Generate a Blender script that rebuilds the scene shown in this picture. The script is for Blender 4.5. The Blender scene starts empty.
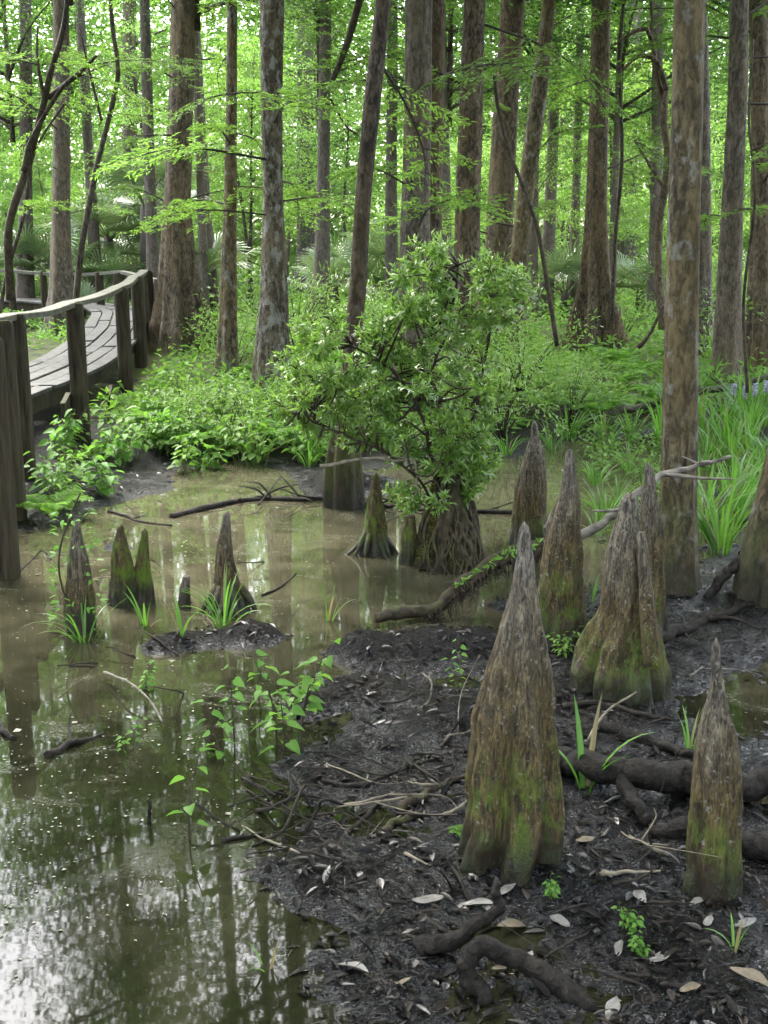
import bpy, math
import numpy as np
from math import radians as R, pi

# ------------------------------------------------------------------ basics
scene = bpy.context.scene
COL = scene.collection
rng = np.random.default_rng(7)
CAM_H, PITCH, F = 2.25, R(13.07), 1150.0
cP, sP = math.cos(PITCH), math.sin(PITCH)

def ray(px, py):
    v = (np.asarray(px, float) - 384) / F
    w = (512 - np.asarray(py, float)) / F
    return v, cP + sP * w, -sP + cP * w

def at(px, py, z=0.0):
    """where the line of sight of a pixel meets height z"""
    x, y, d = ray(px, py)
    t = (z - CAM_H) / d
    return np.array([x * t, y * t, z])

def at_depth(px, py, D):
    x, y, d = ray(px, py)
    t = D / y
    return np.array([x * t, D + 0 * x, CAM_H + d * t])

def proj(x, y, z):
    zz = z - CAM_H
    dep = y * cP - zz * sP
    up = y * sP + zz * cP
    return 384 + F * x / dep, 512 - F * up / dep

# ------------------------------------------------------------------ noise
def _hash(ix, iy, iz, seed):
    h = (ix * 374761393 + iy * 668265263 + iz * 2147483647 + seed * 144665) & 0xffffffff
    h = ((h ^ (h >> 13)) * 1274126177) & 0xffffffff
    return ((h ^ (h >> 16)) & 0xffff) / 65535.0

def vnoise(x, y, z=0.0, seed=0):
    x, y, z = np.broadcast_arrays(np.asarray(x, float), np.asarray(y, float), np.asarray(z, float))
    ix, iy, iz = (np.floor(a).astype(np.int64) for a in (x, y, z))
    fx, fy, fz = x - ix, y - iy, z - iz
    fx, fy, fz = (a * a * (3 - 2 * a) for a in (fx, fy, fz))
    out = 0
    for dx in (0, 1):
        for dy in (0, 1):
            for dz in (0, 1):
                w = (fx if dx else 1 - fx) * (fy if dy else 1 - fy) * (fz if dz else 1 - fz)
                out = out + w * _hash(ix + dx, iy + dy, iz + dz, seed)
    return out * 2 - 1

def fbm(x, y, z=0.0, seed=0, oct=4):
    s, a, f = 0, 1.0, 1.0
    for i in range(oct):
        s = s + a * vnoise(np.asarray(x) * f, np.asarray(y) * f, np.asarray(z) * f, seed + i * 17)
        a *= .5; f *= 2.03
    return s / 1.9

def unit(v):
    v = np.asarray(v, float)
    return v / np.maximum(np.linalg.norm(v, axis=-1, keepdims=True), 1e-9)

def spline(pts, n):
    p = np.asarray(pts, float)
    if len(p) == 2:
        t = np.linspace(0, 1, n)[:, None]
        return p[0] * (1 - t) + p[1] * t
    p = np.vstack([2 * p[0] - p[1], p, 2 * p[-1] - p[-2]])
    m = len(p) - 3
    u = np.linspace(0, m - 1e-6, n)
    i = np.floor(u).astype(int); t = (u - i)[:, None]
    a, b, c, d = p[i], p[i + 1], p[i + 2], p[i + 3]
    return .5 * (2 * b + (c - a) * t + (2 * a - 5 * b + 4 * c - d) * t ** 2 + (3 * b - a - 3 * c + d) * t ** 3)

# ------------------------------------------------------------------ mesh builder
class MB:
    def __init__(s): s.v, s.q, s.t, s.n = [], [], [], 0
    def add(s, V, Q=None, T=None):
        V = np.asarray(V, float).reshape(-1, 3)
        if Q is not None and len(Q): s.q.append(np.asarray(Q, np.int64) + s.n)
        if T is not None and len(T): s.t.append(np.asarray(T, np.int64) + s.n)
        s.v.append(V); s.n += len(V)
    def grid(s, P, closed=False):            # P (rows, cols, 3)
        r, c = P.shape[:2]
        I = np.arange(r * c).reshape(r, c)
        if closed: I = np.hstack([I, I[:, :1]])
        Q = np.stack([I[:-1, :-1], I[:-1, 1:], I[1:, 1:], I[1:, :-1]], -1).reshape(-1, 4)
        s.add(P.reshape(-1, 3), Q)
    def tube(s, pts, rad, seg=7, rough=0.0, seed=0, flat=1.0):
        p = np.asarray(pts, float); n = len(p)
        rad = np.broadcast_to(np.asarray(rad, float), (n,))
        tan = unit(np.gradient(p, axis=0))
        ref = np.array([0, 0, 1.0]) if abs(tan[0][2]) < .85 else np.array([0, 1.0, 0])
        a = unit(np.cross(tan, ref)); b = np.cross(a, tan)
        ph = np.linspace(0, 2 * pi, seg, endpoint=False)
        rr = rad[:, None] * np.ones(seg)
        if rough:
            rr = rr * (1 + rough * vnoise(np.cos(ph)[None] * 1.6 + seed, np.sin(ph)[None] * 1.6, np.linspace(0, 1, n)[:, None] * max(2.5, np.linalg.norm(np.diff(p, axis=0), axis=1).sum() / (rad.mean() * 3.2)), seed))
        P = p[:, None] + rr[..., None] * (np.cos(ph)[None, :, None] * a[:, None] + flat * np.sin(ph)[None, :, None] * b[:, None])
        base = s.n
        s.grid(P, True)
        e = s.n
        s.add([p[0], p[-1]])
        k = np.arange(seg); k2 = (k + 1) % seg
        s.t.append(np.stack([np.full(seg, e), base + k2, base + k], -1))
        o = base + (n - 1) * seg
        s.t.append(np.stack([np.full(seg, e + 1), o + k, o + k2], -1))
    def leaves(s, P, D, N, L, W, kind='kite', curl=.15):
        P = np.asarray(P, float).reshape(-1, 3); n = len(P)
        if not n: return
        D = unit(np.broadcast_to(D, (n, 3))); S = unit(np.cross(D, np.broadcast_to(N, (n, 3)))); N = np.cross(S, D)
        L = np.broadcast_to(L, (n,))[:, None]; W = np.broadcast_to(W, (n,))[:, None]
        if kind == 'kite':
            V = np.stack([P, P + D * L * .45 + S * W * .5 + N * W * curl, P + D * L - N * L * curl * .5, P + D * L * .45 - S * W * .5 + N * W * curl], 1)
            Q = np.arange(4)[None] + 4 * np.arange(n)[:, None]
            s.add(V.reshape(-1, 3), Q); return
        if kind == 'leaf':
            ts, ws = (0, .22, .5, .8, 1), (0.06, .85, 1.0, .55, .02)
        elif kind == 'heart':
            ts, ws = (-.1, .12, .4, .75, 1), (0.5, 1.0, .92, .45, .02)
        else:
            ts, ws = (0, .25, .55, .85, 1), (.6, 1.0, .85, .4, .02)
        rows = []
        for t, w in zip(ts, ws):
            c = P + D * L * t - N * L * curl * t * t
            off = S * W * .5 * w; up = N * W * .18 * w
            rows += [c - off + up, c, c + off + up]
        V = np.stack(rows, 1)
        q = []
        for i in range(4):
            a = 3 * i
            q += [(a, a + 1, a + 4, a + 3), (a + 1, a + 2, a + 5, a + 4)]
        Q = (np.array(q)[None] + 15 * np.arange(n)[:, None, None]).reshape(-1, 4)
        s.add(V.reshape(-1, 3), Q)
    def ribbon(s, pts, wid, side, fold=.2):
        p = np.asarray(pts, float); n = len(p)
        side = unit(side); w = np.broadcast_to(wid, (n,))[:, None]
        tan = unit(np.gradient(p, axis=0)); nn = unit(np.cross(side, tan))
        P = np.stack([p - side * w / 2 + nn * w * fold, p, p + side * w / 2 + nn * w * fold], 1)
        s.grid(P)
    def box(s, c, sx, sy, sz, rot=0.0, bev=0.008):
        # box with chamfered vertical section: rings along z
        x, y, b = sx / 2, sy / 2, min(bev, sx / 4, sy / 4)
        ring = np.array([(-x + b, -y), (x - b, -y), (x, -y + b), (x, y - b), (x - b, y), (-x + b, y), (-x, y - b), (-x, -y + b)])
        ins = ring * (1 - b / max(x, y))
        cr, sr = math.cos(rot), math.sin(rot)
        lv = [(ins, -sz / 2), (ring, -sz / 2 + b), (ring, sz / 2 - b), (ins, sz / 2)]
        P = np.array([[(c[0] + u * cr - v * sr, c[1] + u * sr + v * cr, c[2] + z) for u, v in r] for r, z in lv])
        base = s.n
        s.grid(P, True)
        for o, fl in ((0, True), (24, False)):
            i = [base + o + k for k in range(8)]
            if fl: i = i[::-1]
            s.q.append(np.array([[i[0], i[1], i[2], i[3]], [i[0], i[3], i[4], i[7]], [i[4], i[5], i[6], i[7]]]))
    def mesh(s, name, mat, smooth=True):
        V = np.vstack(s.v)
        qs = np.vstack(s.q) if s.q else np.zeros((0, 4), int)
        ts = np.vstack(s.t) if s.t else np.zeros((0, 3), int)
        m = bpy.data.meshes.new(name)
        m.vertices.add(len(V)); m.vertices.foreach_set('co', V.astype(np.float32).ravel())
        loops = np.concatenate([qs.ravel(), ts.ravel()])
        m.loops.add(len(loops)); m.loops.foreach_set('vertex_index', loops.astype(np.int32))
        nq, nt = len(qs), len(ts)
        m.polygons.add(nq + nt)
        st = np.concatenate([np.arange(nq) * 4, nq * 4 + np.arange(nt) * 3])
        m.polygons.foreach_set('loop_start', st.astype(np.int32))
        m.polygons.foreach_set('use_smooth', np.full(nq + nt, smooth))
        m.update(calc_edges=True)
        m.materials.append(mat)
        return m

def link(name, mesh, parent=None, loc=(0, 0, 0), rot=(0, 0, 0), sc=1.0):
    o = bpy.data.objects.new(name, mesh); COL.objects.link(o)
    if parent: o.parent = parent
    o.location = loc; o.rotation_euler = rot
    o.scale = (sc, sc, sc) if np.isscalar(sc) else sc
    return o

def tag(o, label=None, cat=None, group=None, kind=None):
    if label: o['label'] = label
    if cat: o['category'] = cat
    if group: o['group'] = group
    if kind: o['kind'] = kind
    return o

def thing(name, loc, label=None, cat=None, group=None, rz=0.0, sc=1.0):
    o = bpy.data.objects.new(name, None); COL.objects.link(o)
    o.location = tuple(loc); o.rotation_euler = (0, 0, rz); o.scale = (sc, sc, sc)
    o.empty_display_size = .1
    return tag(o, label, cat, group)

def copy_tree(src, parent=None):
    c = src.copy(); COL.objects.link(c); c.parent = parent
    for ch in src.children: copy_tree(ch, c)
    return c

ORD = ['', 'second', 'third', 'fourth', 'fifth', 'sixth', 'seventh', 'eighth', 'ninth', 'tenth', 'eleventh', 'twelfth', 'thirteenth',
       'fourteenth', 'fifteenth', 'sixteenth', 'seventeenth', 'eighteenth', 'nineteenth', 'twentieth']
NUM = ['no', 'one', 'two', 'three', 'four', 'five', 'six', 'seven', 'eight', 'nine', 'ten', 'eleven', 'twelve', 'thirteen', 'fourteen',
       'fifteen', 'sixteen', 'seventeen', 'eighteen', 'nineteen', 'twenty']

def rank_labels(items, what, place):
    """items: (object, pixel x); same kind at the same place -> told apart by their order from left to right"""
    items = sorted(items, key=lambda a: a[1]); n = len(items)
    for i, (o, _) in enumerate(items):
        if n == 1: o['label'] = f'{what} {place}'
        elif i == 0: o['label'] = f'leftmost {what} {place}'
        elif i == n - 1: o['label'] = f'rightmost {what} {place}'
        else: o['label'] = f'{ORD[min(i, 19)]} {what} from the left {place}'

# ------------------------------------------------------------------ materials
def new_mat(name):
    m = bpy.data.materials.new(name); m.use_nodes = True
    nt = m.node_tree; nt.nodes.clear()
    return m, nt, nt.nodes, nt.links

class NT:
    def __init__(s, name):
        s.m, s.nt, s.N, s.L = new_mat(name)
        s.out = s.N.new('ShaderNodeOutputMaterial')
    def node(s, t, **kw):
        n = s.N.new(t)
        for k, v in kw.items():
            if k in n.inputs: s.put(n.inputs[k], v)
            else: setattr(n, k, v)
        return n
    def put(s, sock, v):
        if hasattr(v, 'is_output'): s.L.new(v, sock)
        else:
            if isinstance(v, (tuple, list)) and sock.type == 'RGBA' and len(v) == 3: v = (*v, 1)
            sock.default_value = v
    def noise(s, vec, scale, detail=4, rough=.6, dist=0.0):
        n = s.node('ShaderNodeTexNoise', Scale=scale, Detail=detail, Roughness=rough, Distortion=dist)
        s.L.new(vec, n.inputs['Vector']); return n.outputs['Fac']
    def mapping(s, vec, scale):
        n = s.node('ShaderNodeMapping'); n.inputs['Scale'].default_value = scale
        s.L.new(vec, n.inputs['Vector']); return n.outputs[0]
    def ramp(s, fac, stops):
        n = s.node('ShaderNodeValToRGB'); s.L.new(fac, n.inputs[0]); e = n.color_ramp.elements
        while len(e) < len(stops): e.new(.5)
        for k, (p, c) in enumerate(stops):
            e[k].position = p; e[k].color = (*c, 1) if len(c) == 3 else c
        return n.outputs[0]
    def mix(s, f, a, b, mode='MIX'):
        n = s.node('ShaderNodeMix', data_type='RGBA', blend_type=mode)
        s.put(n.inputs[0], f); s.put(n.inputs[6], a); s.put(n.inputs[7], b)
        return n.outputs[2]
    def math(s, op, a, b=0.0, clamp=False):
        n = s.node('ShaderNodeMath', operation=op, use_clamp=clamp)
        s.put(n.inputs[0], a); s.put(n.inputs[1], b); return n.outputs[0]
    def rng(s, v, a, b, c=0.0, d=1.0):
        n = s.node('ShaderNodeMapRange', clamp=True)
        for k, q in zip(('Value', 'From Min', 'From Max', 'To Min', 'To Max'), (v, a, b, c, d)): s.put(n.inputs[k], q)
        return n.outputs[0]
    def bump(s, h, strength, dist, normal=None):
        n = s.node('ShaderNodeBump', Strength=strength, Distance=dist); s.L.new(h, n.inputs['Height'])
        if normal: s.L.new(normal, n.inputs['Normal'])
        return n.outputs[0]
    def pbr(s, col, rough, spec=.5, normal=None, **kw):
        n = s.node('ShaderNodeBsdfPrincipled')
        s.put(n.inputs['Base Color'], col); s.put(n.inputs['Roughness'], rough)
        s.put(n.inputs['Specular IOR Level'], spec)
        for k, v in kw.items(): s.put(n.inputs[k.replace('_', ' ')], v)
        if normal: s.L.new(normal, n.inputs['Normal'])
        return n.outputs[0]
    def fin(s, sh):
        s.L.new(sh, s.out.inputs['Surface']); return s.m
    def obj(s): return s.node('ShaderNodeTexCoord').outputs['Object']
    def pos(s): return s.node('ShaderNodeNewGeometry').outputs['Position']

def bark(name, dark, light, patch, moss_top=.6, moss=.6, lich=.35, wet=.22, tint=.28, big_l=.66):
    s = NT(name)
    o = s.obj(); info = s.node('ShaderNodeObjectInfo').outputs['Random']
    add = s.node('ShaderNodeVectorMath', operation='ADD'); s.L.new(o, add.inputs[0])
    cmb = s.node('ShaderNodeCombineXYZ'); s.put(cmb.inputs[0], s.math('MULTIPLY', info, 37.0)); s.put(cmb.inputs[2], s.math('MULTIPLY', info, 19.0))
    s.L.new(cmb.outputs[0], add.inputs[1]); v = add.outputs[0]
    f = s.noise(s.mapping(v, (20, 20, 7.5)), 1.0, 7, .68, .9)
    g = s.noise(s.mapping(v, (46, 46, 17)), 1.0, 4, .6)
    big = s.noise(s.mapping(v, (1.6, 1.6, .7)), 1.0, 3, .6)
    spot = s.noise(s.mapping(v, (9, 9, 6)), 1.0, 4, .65); mot = s.noise(s.mapping(v, (8, 8, 3.2)), 1.0, 6, .7, .6)
    h = s.math('ADD', s.math('MULTIPLY', f, .62), s.math('ADD', s.math('MULTIPLY', g, .2), s.math('MULTIPLY', mot, .18)))
    c = s.ramp(h, [(.44, dark), (.5, tuple((a + b) / 2 for a, b in zip(dark, light))), (.56, light)])
    c = s.mix(s.rng(big, .42, .62, 0, .8), c, s.mix(.55, c, patch))
    c = s.mix(s.rng(spot, big_l - .06, big_l + .02, 0, lich), c, (.26, .26, .235))
    c = s.mix(s.rng(mot, .5, .36, 0, .55), c, dark)
    c = s.mix(tint, c, s.mix(info, (.04, .034, .026), (.17, .14, .10)))
    zz = s.node('ShaderNodeSeparateXYZ'); s.L.new(o, zz.inputs[0]); z = zz.outputs[2]
    mm = s.math('MULTIPLY', s.rng(z, moss_top, .05, 0, 1), s.rng(s.noise(s.mapping(v, (5, 5, 2.2)), 1.0, 5, .7), .42, .58))
    c = s.mix(s.math('MULTIPLY', mm, moss), c, s.mix(spot, (.022, .036, .008), (.085, .12, .02)))
    w = s.rng(s.math('ADD', z, s.math('MULTIPLY', big, .12)), wet, wet * .4)
    c = s.mix(s.math('MULTIPLY', w, .75), c, (.022, .018, .014))
    n = s.bump(h, 1.0, .05)
    n = s.bump(g, .5, .01, n)
    return s.fin(s.pbr(c, s.rng(w, 0, 1, .85, .6), .25, n))

def leaf_mat(name, a, b, c=None, trans=.45, gloss=.35, rough=.45, oldfrac=0.0):
    """thin leaf: reflects, lets light through, a little gloss; the tint differs from leaf to leaf"""
    s = NT(name)
    geo = s.node('ShaderNodeNewGeometry'); r = geo.outputs['Random Per Island']
    inf = s.node('ShaderNodeObjectInfo').outputs['Random']
    big = s.noise(geo.outputs['Position'], .55, 3, .6)
    col = s.mix(r, a, b)
    if c: col = s.mix(s.rng(big, .38, .66), col, s.mix(r, c, b))
    col = s.mix(s.math('MULTIPLY', inf, .45), col, s.mix(.5, col, (.075, .10, .018)))
    if oldfrac: col = s.mix(s.rng(r, 1 - oldfrac, 1 - oldfrac * .9), col, (.17, .14, .07))
    p = s.pbr(col, rough, gloss)
    t = s.node('ShaderNodeBsdfTranslucent'); s.put(t.inputs[0], s.mix(1.0, col, (1.2, 1.25, .9), 'MULTIPLY'))
    mx = s.node('ShaderNodeMixShader'); mx.inputs[0].default_value = trans
    s.L.new(p, mx.inputs[1]); s.L.new(t.outputs[0], mx.inputs[2])
    return s.fin(mx.outputs[0])

def plain(name, a, b, scale, rough, spec=.4, stretch=(1, 1, 1), bumpd=.01, bs=.6, moss=0.0):
    s = NT(name); o = s.obj()
    v = s.mapping(o, stretch)
    f = s.noise(v, scale, 6, .65)
    c = s.ramp(f, [(.35, a), (.65, b)])
    if moss:
        up = s.node('ShaderNodeNewGeometry'); zz = s.node('ShaderNodeSeparateXYZ'); s.L.new(up.outputs['Normal'], zz.inputs[0])
        k = s.math('MULTIPLY', s.rng(zz.outputs[2], -.3, .6), s.rng(s.noise(o, 9.0, 4, .6), .45, .58))
        c = s.mix(s.math('MULTIPLY', k, moss), c, (.042, .062, .010))
    return s.fin(s.pbr(c, rough, spec, s.bump(f, bs, bumpd)))

M = {}
M['bark_grey'] = bark('bark_grey', (.016, .014, .011), (.155, .132, .102), (.125, .085, .04))
M['bark_brown'] = bark('bark_brown', (.014, .011, .007), (.16, .122, .078), (.13, .085, .033), lich=.28, tint=.15)
M['bark_ochre'] = bark('bark_ochre', (.014, .011, .006), (.15, .12, .066), (.135, .098, .03), lich=.55, big_l=.62, tint=.12, moss_top=.8, moss=.9, wet=.5)
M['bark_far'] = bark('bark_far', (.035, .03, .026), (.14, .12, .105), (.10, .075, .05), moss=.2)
M['bark_lichen'] = bark('bark_lichen', (.014, .011, .007), (.14, .118, .085), (.125, .085, .035), lich=.75, big_l=.57, tint=.1)
M['bark_wet'] = bark('bark_wet', (.008, .006, .004), (.08, .062, .042), (.07, .05, .02), moss_top=1.2, moss=.8, wet=.4, tint=.05)
M['bark_thin'] = bark('bark_thin', (.016, .013, .010), (.085, .07, .052), (.08, .06, .03), moss=.3, lich=.4, tint=.0)
M['cypress_leaf'] = leaf_mat('cypress_leaf', (.09, .175, .03), (.17, .295, .06), (.13, .245, .045), trans=.6)
M['crown_leaf'] = leaf_mat('crown_leaf', (.04, .10, .015), (.08, .16, .03), trans=.45)
M['broad_leaf'] = leaf_mat('broad_leaf', (.09, .18, .03), (.17, .31, .065), (.13, .25, .045), trans=.6)
M['pale_leaf'] = leaf_mat('pale_leaf', (.13, .235, .055), (.22, .37, .105), (.165, .30, .07), trans=.64)
M['shrub_leaf'] = leaf_mat('shrub_leaf', (.07, .165, .022), (.22, .36, .08), (.15, .27, .045), trans=.46, gloss=.8, rough=.3)
M['herb_leaf'] = leaf_mat('herb_leaf', (.07, .165, .022), (.15, .28, .05), (.11, .22, .035), trans=.45, gloss=.25, rough=.5)
M['seed_leaf'] = leaf_mat('seed_leaf', (.07, .19, .025), (.14, .29, .05), trans=.48, gloss=.25, rough=.5)
M['fern_leaf'] = leaf_mat('fern_leaf', (.075, .19, .022), (.15, .30, .05), trans=.5, gloss=.25)
M['grass_leaf'] = leaf_mat('grass_leaf', (.055, .16, .018), (.12, .27, .04), trans=.45, gloss=.5, rough=.35, oldfrac=.08)
M['palm_leaf'] = leaf_mat('palm_leaf', (.07, .13, .05), (.15, .21, .10), trans=.25, gloss=.8, rough=.28, oldfrac=.06)
M['dry_leaf'] = leaf_mat('dry_leaf', (.11, .085, .055), (.20, .17, .12), trans=.2, gloss=.4)
M['moss_leaf'] = leaf_mat('moss_leaf', (.06, .065, .014), (.15, .15, .03), trans=.2, gloss=.1)

def knee_mat(name='knee_wood', hi=.46, lo=.14, g0=.5, g1=1.0):
    s = NT(name); o = s.obj(); info = s.node('ShaderNodeObjectInfo').outputs['Random']
    add = s.node('ShaderNodeVectorMath', operation='ADD'); s.L.new(o, add.inputs[0])
    cmb = s.node('ShaderNodeCombineXYZ'); s.put(cmb.inputs[0], s.math('MULTIPLY', info, 31.0)); s.put(cmb.inputs[2], s.math('MULTIPLY', info, 17.0))
    s.L.new(cmb.outputs[0], add.inputs[1]); v = add.outputs[0]
    f = s.noise(s.mapping(v, (52, 52, 9)), 1.0, 6, .66, .9)
    g = s.noise(s.mapping(v, (150, 150, 50)), 1.0, 4, .6)
    big = s.noise(s.mapping(v, (6, 6, 3)), 1.0, 4, .6)
    sp = s.noise(v, 38.0, 4, .7)
    h = s.math('ADD', s.math('MULTIPLY', f, .65), s.math('MULTIPLY', g, .35))
    zz = s.node('ShaderNodeSeparateXYZ'); s.L.new(o, zz.inputs[0])
    gen = s.node('ShaderNodeTexCoord').outputs['Generated']
    gz = s.node('ShaderNodeSeparateXYZ'); s.L.new(gen, gz.inputs[0]); t = gz.outputs[2]
    tt = s.math('ADD', t, s.math('MULTIPLY', s.math('SUBTRACT', big, .5), .7))
    grey = s.ramp(h, [(.40, (.013, .0105, .008)), (.5, (.078, .067, .052)), (.62, (.20, .178, .145))])
    brown = s.ramp(h, [(.40, (.007, .0048, .0018)), (.5, (.042, .029, .009)), (.62, (.11, .08, .026))])
    c = s.mix(s.rng(tt, g0, g1), brown, grey)
    c = s.mix(s.rng(sp, .60, .67, 0, .5), c, (.24, .235, .21))
    mm = s.math('MULTIPLY', s.rng(tt, hi, lo), s.rng(s.noise(s.mapping(v, (13, 13, 8)), 1.0, 6, .72), .45, .55))
    fine = s.noise(v, 140.0, 3, .7)
    mc = s.mix(s.math('ADD', s.math('MULTIPLY', fine, .6), s.math('MULTIPLY', sp, .5)), (.008, .018, .001), (.13, .22, .010))
    c = s.mix(s.math('MULTIPLY', mm, .9), c, mc)
    wet = s.rng(s.math('ADD', zz.outputs[2], s.math('MULTIPLY', s.math('SUBTRACT', big, .5), .16)), .20, .07)
    c = s.mix(s.math('MULTIPLY', wet, .85), c, (.015, .012, .008))
    n = s.bump(h, .85, .016)
    n = s.bump(s.math('MULTIPLY', mm, fine), .8, .012, n)
    return s.fin(s.pbr(c, s.rng(wet, 0, 1, .8, .35), .35, n))
M['knee'] = knee_mat()
M['mossy_knee'] = knee_mat('mossy_knee_wood', 1.15, .5, .95, 1.3)

def mud_mat():
    s = NT('ground_mud'); p = s.pos()
    f = s.noise(p, 22.0, 8, .68, .6); g = s.noise(p, 75.0, 5, .7, .8); b = s.noise(p, 1.7, 4, .6)
    st = s.noise(s.mapping(p, (46, 120, 60)), 1.0, 4, .6, 1.2)
    c = s.ramp(f, [(.32, (.0012, .0012, .0012)), (.55, (.0028, .0026, .0025)), (.72, (.008, .0066, .0056))])
    c = s.mix(s.rng(b, .5, .62, 0, .5), c, s.mix(g, (.005, .004, .003), (.018, .014, .009)))
    # forest floor far from the pool: leaf mould and low green growth
    zz = s.node('ShaderNodeSeparateXYZ'); s.L.new(p, zz.inputs[0])
    far = s.math('MULTIPLY', s.rng(zz.outputs[1], 13.5, 18), s.rng(b, .34, .5))
    c = s.mix(far, c, s.mix(s.noise(p, 5.0, 5, .7), (.035, .028, .016), (.07, .10, .022)))
    f2 = s.noise(p, 34.0, 2, .5, 1.0)
    h = s.math('ADD', s.math('MULTIPLY', f2, .6), s.math('ADD', s.math('MULTIPLY', st, .35), s.math('MULTIPLY', g, .10)))
    n = s.bump(h, 1.0, .045)
    wet = s.rng(s.math('ADD', zz.outputs[2], s.math('MULTIPLY', s.math('SUBTRACT', s.noise(p, 5.0, 5, .7), .5), .16)), .055, .005)
    fl = s.noise(s.mapping(p, (70, 150, 90)), 1.0, 4, .6, 1.6)       # thin films of water lying in the rotten leaves
    film = s.rng(s.math('ADD', fl, s.math('MULTIPLY', wet, .13)), .58, .64)
    film = s.math('MULTIPLY', film, s.rng(far, 1, 0, 0, 1))
    ro = s.rng(film, 0, 1, .5, .12)
    return s.fin(s.pbr(c, ro, s.rng(film, 0, 1, .07, 1.0), n))
M['mud'] = mud_mat()

def water_mat():
    s = NT('swamp_water'); p = s.pos()
    a = s.noise(p, .55, 5, .62, .5); d = s.noise(p, 3.2, 6, .7, .8); fine = s.noise(p, 26.0, 4, .7)
    zz = s.node('ShaderNodeSeparateXYZ'); s.L.new(p, zz.inputs[0])
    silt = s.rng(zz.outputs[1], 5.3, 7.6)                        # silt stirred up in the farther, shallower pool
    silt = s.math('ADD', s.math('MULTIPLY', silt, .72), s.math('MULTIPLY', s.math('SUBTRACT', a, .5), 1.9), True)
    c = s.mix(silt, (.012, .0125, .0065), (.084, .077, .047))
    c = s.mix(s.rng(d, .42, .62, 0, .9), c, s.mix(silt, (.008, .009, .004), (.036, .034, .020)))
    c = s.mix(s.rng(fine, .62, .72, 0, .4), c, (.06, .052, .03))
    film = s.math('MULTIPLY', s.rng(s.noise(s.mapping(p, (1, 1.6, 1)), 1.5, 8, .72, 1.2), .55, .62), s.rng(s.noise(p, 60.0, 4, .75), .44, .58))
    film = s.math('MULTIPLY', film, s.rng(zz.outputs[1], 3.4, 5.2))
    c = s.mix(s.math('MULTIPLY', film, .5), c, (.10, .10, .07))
    r = s.noise(s.mapping(p, (1.2, 2.6, 1)), 3.0, 3, .5)
    r2 = s.noise(s.mapping(p, (10, 22, 1)), 1.0, 3, .6)
    n = s.bump(r, .025, .008); n = s.bump(r2, .016, .0012, n)
    return s.fin(s.pbr(c, s.rng(film, 0, 1, .025, .35), .5, n, IOR=1.33))
M['water'] = water_mat()
M['deck'] = plain('weathered_boards', (.022, .022, .020), (.075, .073, .067), 1.0, .75, .3, (9, 9, 9), .006)
M['post'] = plain('old_post_wood', (.009, .007, .004), (.052, .040, .024), 1.0, .8, .2, (26, 26, 2.4), .012, .8, .35)
M['rail'] = plain('rail_wood', (.04, .038, .028), (.11, .106, .085), 1.0, .75, .3, (8, 8, 20), .006, .6, .3)
M['deadwood'] = plain('wet_dead_wood', (.005, .004, .0035), (.028, .024, .019), 24.0, .65, .12, (1, 1, 1), .014, 1.0)
M['rootwood'] = plain('mud_caked_root', (.0025, .002, .0018), (.020, .017, .0135), 1.0, .6, .13, (34, 34, 34), .02, 1.0)
M['greywood'] = plain('grey_dead_wood', (.06, .052, .042), (.22, .195, .165), 16.0, .7, .3, (1, 1, 1), .006, .8, .3)
M['tanstick'] = plain('bare_tan_stick', (.06, .05, .034), (.16, .14, .10), 20.0, .7, .3)
M['mossywood'] = plain('mossy_wood', (.008, .006, .004), (.042, .031, .018), 18.0, .8, .2, (1, 1, 1), .014, 1.0, .4)
M['stumproot'] = plain('stump_root', (.014, .011, .007), (.075, .058, .036), 22.0, .8, .2, (1, 1, 1), .008, .8, .35)
M['stem'] = plain('green_stem', (.05, .075, .02), (.09, .12, .035), 12.0, .6)
M['darkstem'] = plain('brown_stem', (.012, .009, .006), (.045, .034, .022), 18.0, .75, .2)
M['flower'] = plain('violet_petals', (.30, .27, .42), (.45, .42, .58), 60.0, .7)
M['pale_dead_leaf'] = plain('pale_dead_leaf', (.05, .048, .043), (.15, .142, .128), 26.0, .45, .5, (1, 1, 1), .003)
M['brown_dead_leaf'] = plain('brown_dead_leaf', (.04, .03, .016), (.11, .085, .045), 26.0, .5, .5, (1, 1, 1), .003)

def litter_mat():
    s = NT('wet_leaf_litter'); r = s.node('ShaderNodeNewGeometry').outputs['Random Per Island']
    c = s.ramp(r, [(0, (.0012, .0012, .0012)), (.6, (.004, .0034, .003)), (.93, (.010, .0078, .006)), (1.0, (.03, .024, .018))])
    f = s.noise(s.pos(), 130.0, 3, .6)
    return s.fin(s.pbr(c, s.rng(s.math('FRACT', s.math('MULTIPLY', r, 37.0)), 0, 1, .22, .60), s.rng(s.math('FRACT', s.math('MULTIPLY', r, 91.0)), .8, .9, .10, .55), s.bump(f, .5, .003)))
M['litter'] = litter_mat()
def speck_mat():
    s = NT('floating_bits'); r = s.node('ShaderNodeNewGeometry').outputs['Random Per Island']
    c = s.ramp(r, [(0, (.035, .07, .02)), (.3, (.07, .09, .04)), (.6, (.10, .09, .06)), (.85, (.17, .17, .14)), (1, (.03, .022, .012))])
    return s.fin(s.pbr(c, .5, .5))
M['specks'] = speck_mat()

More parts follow.
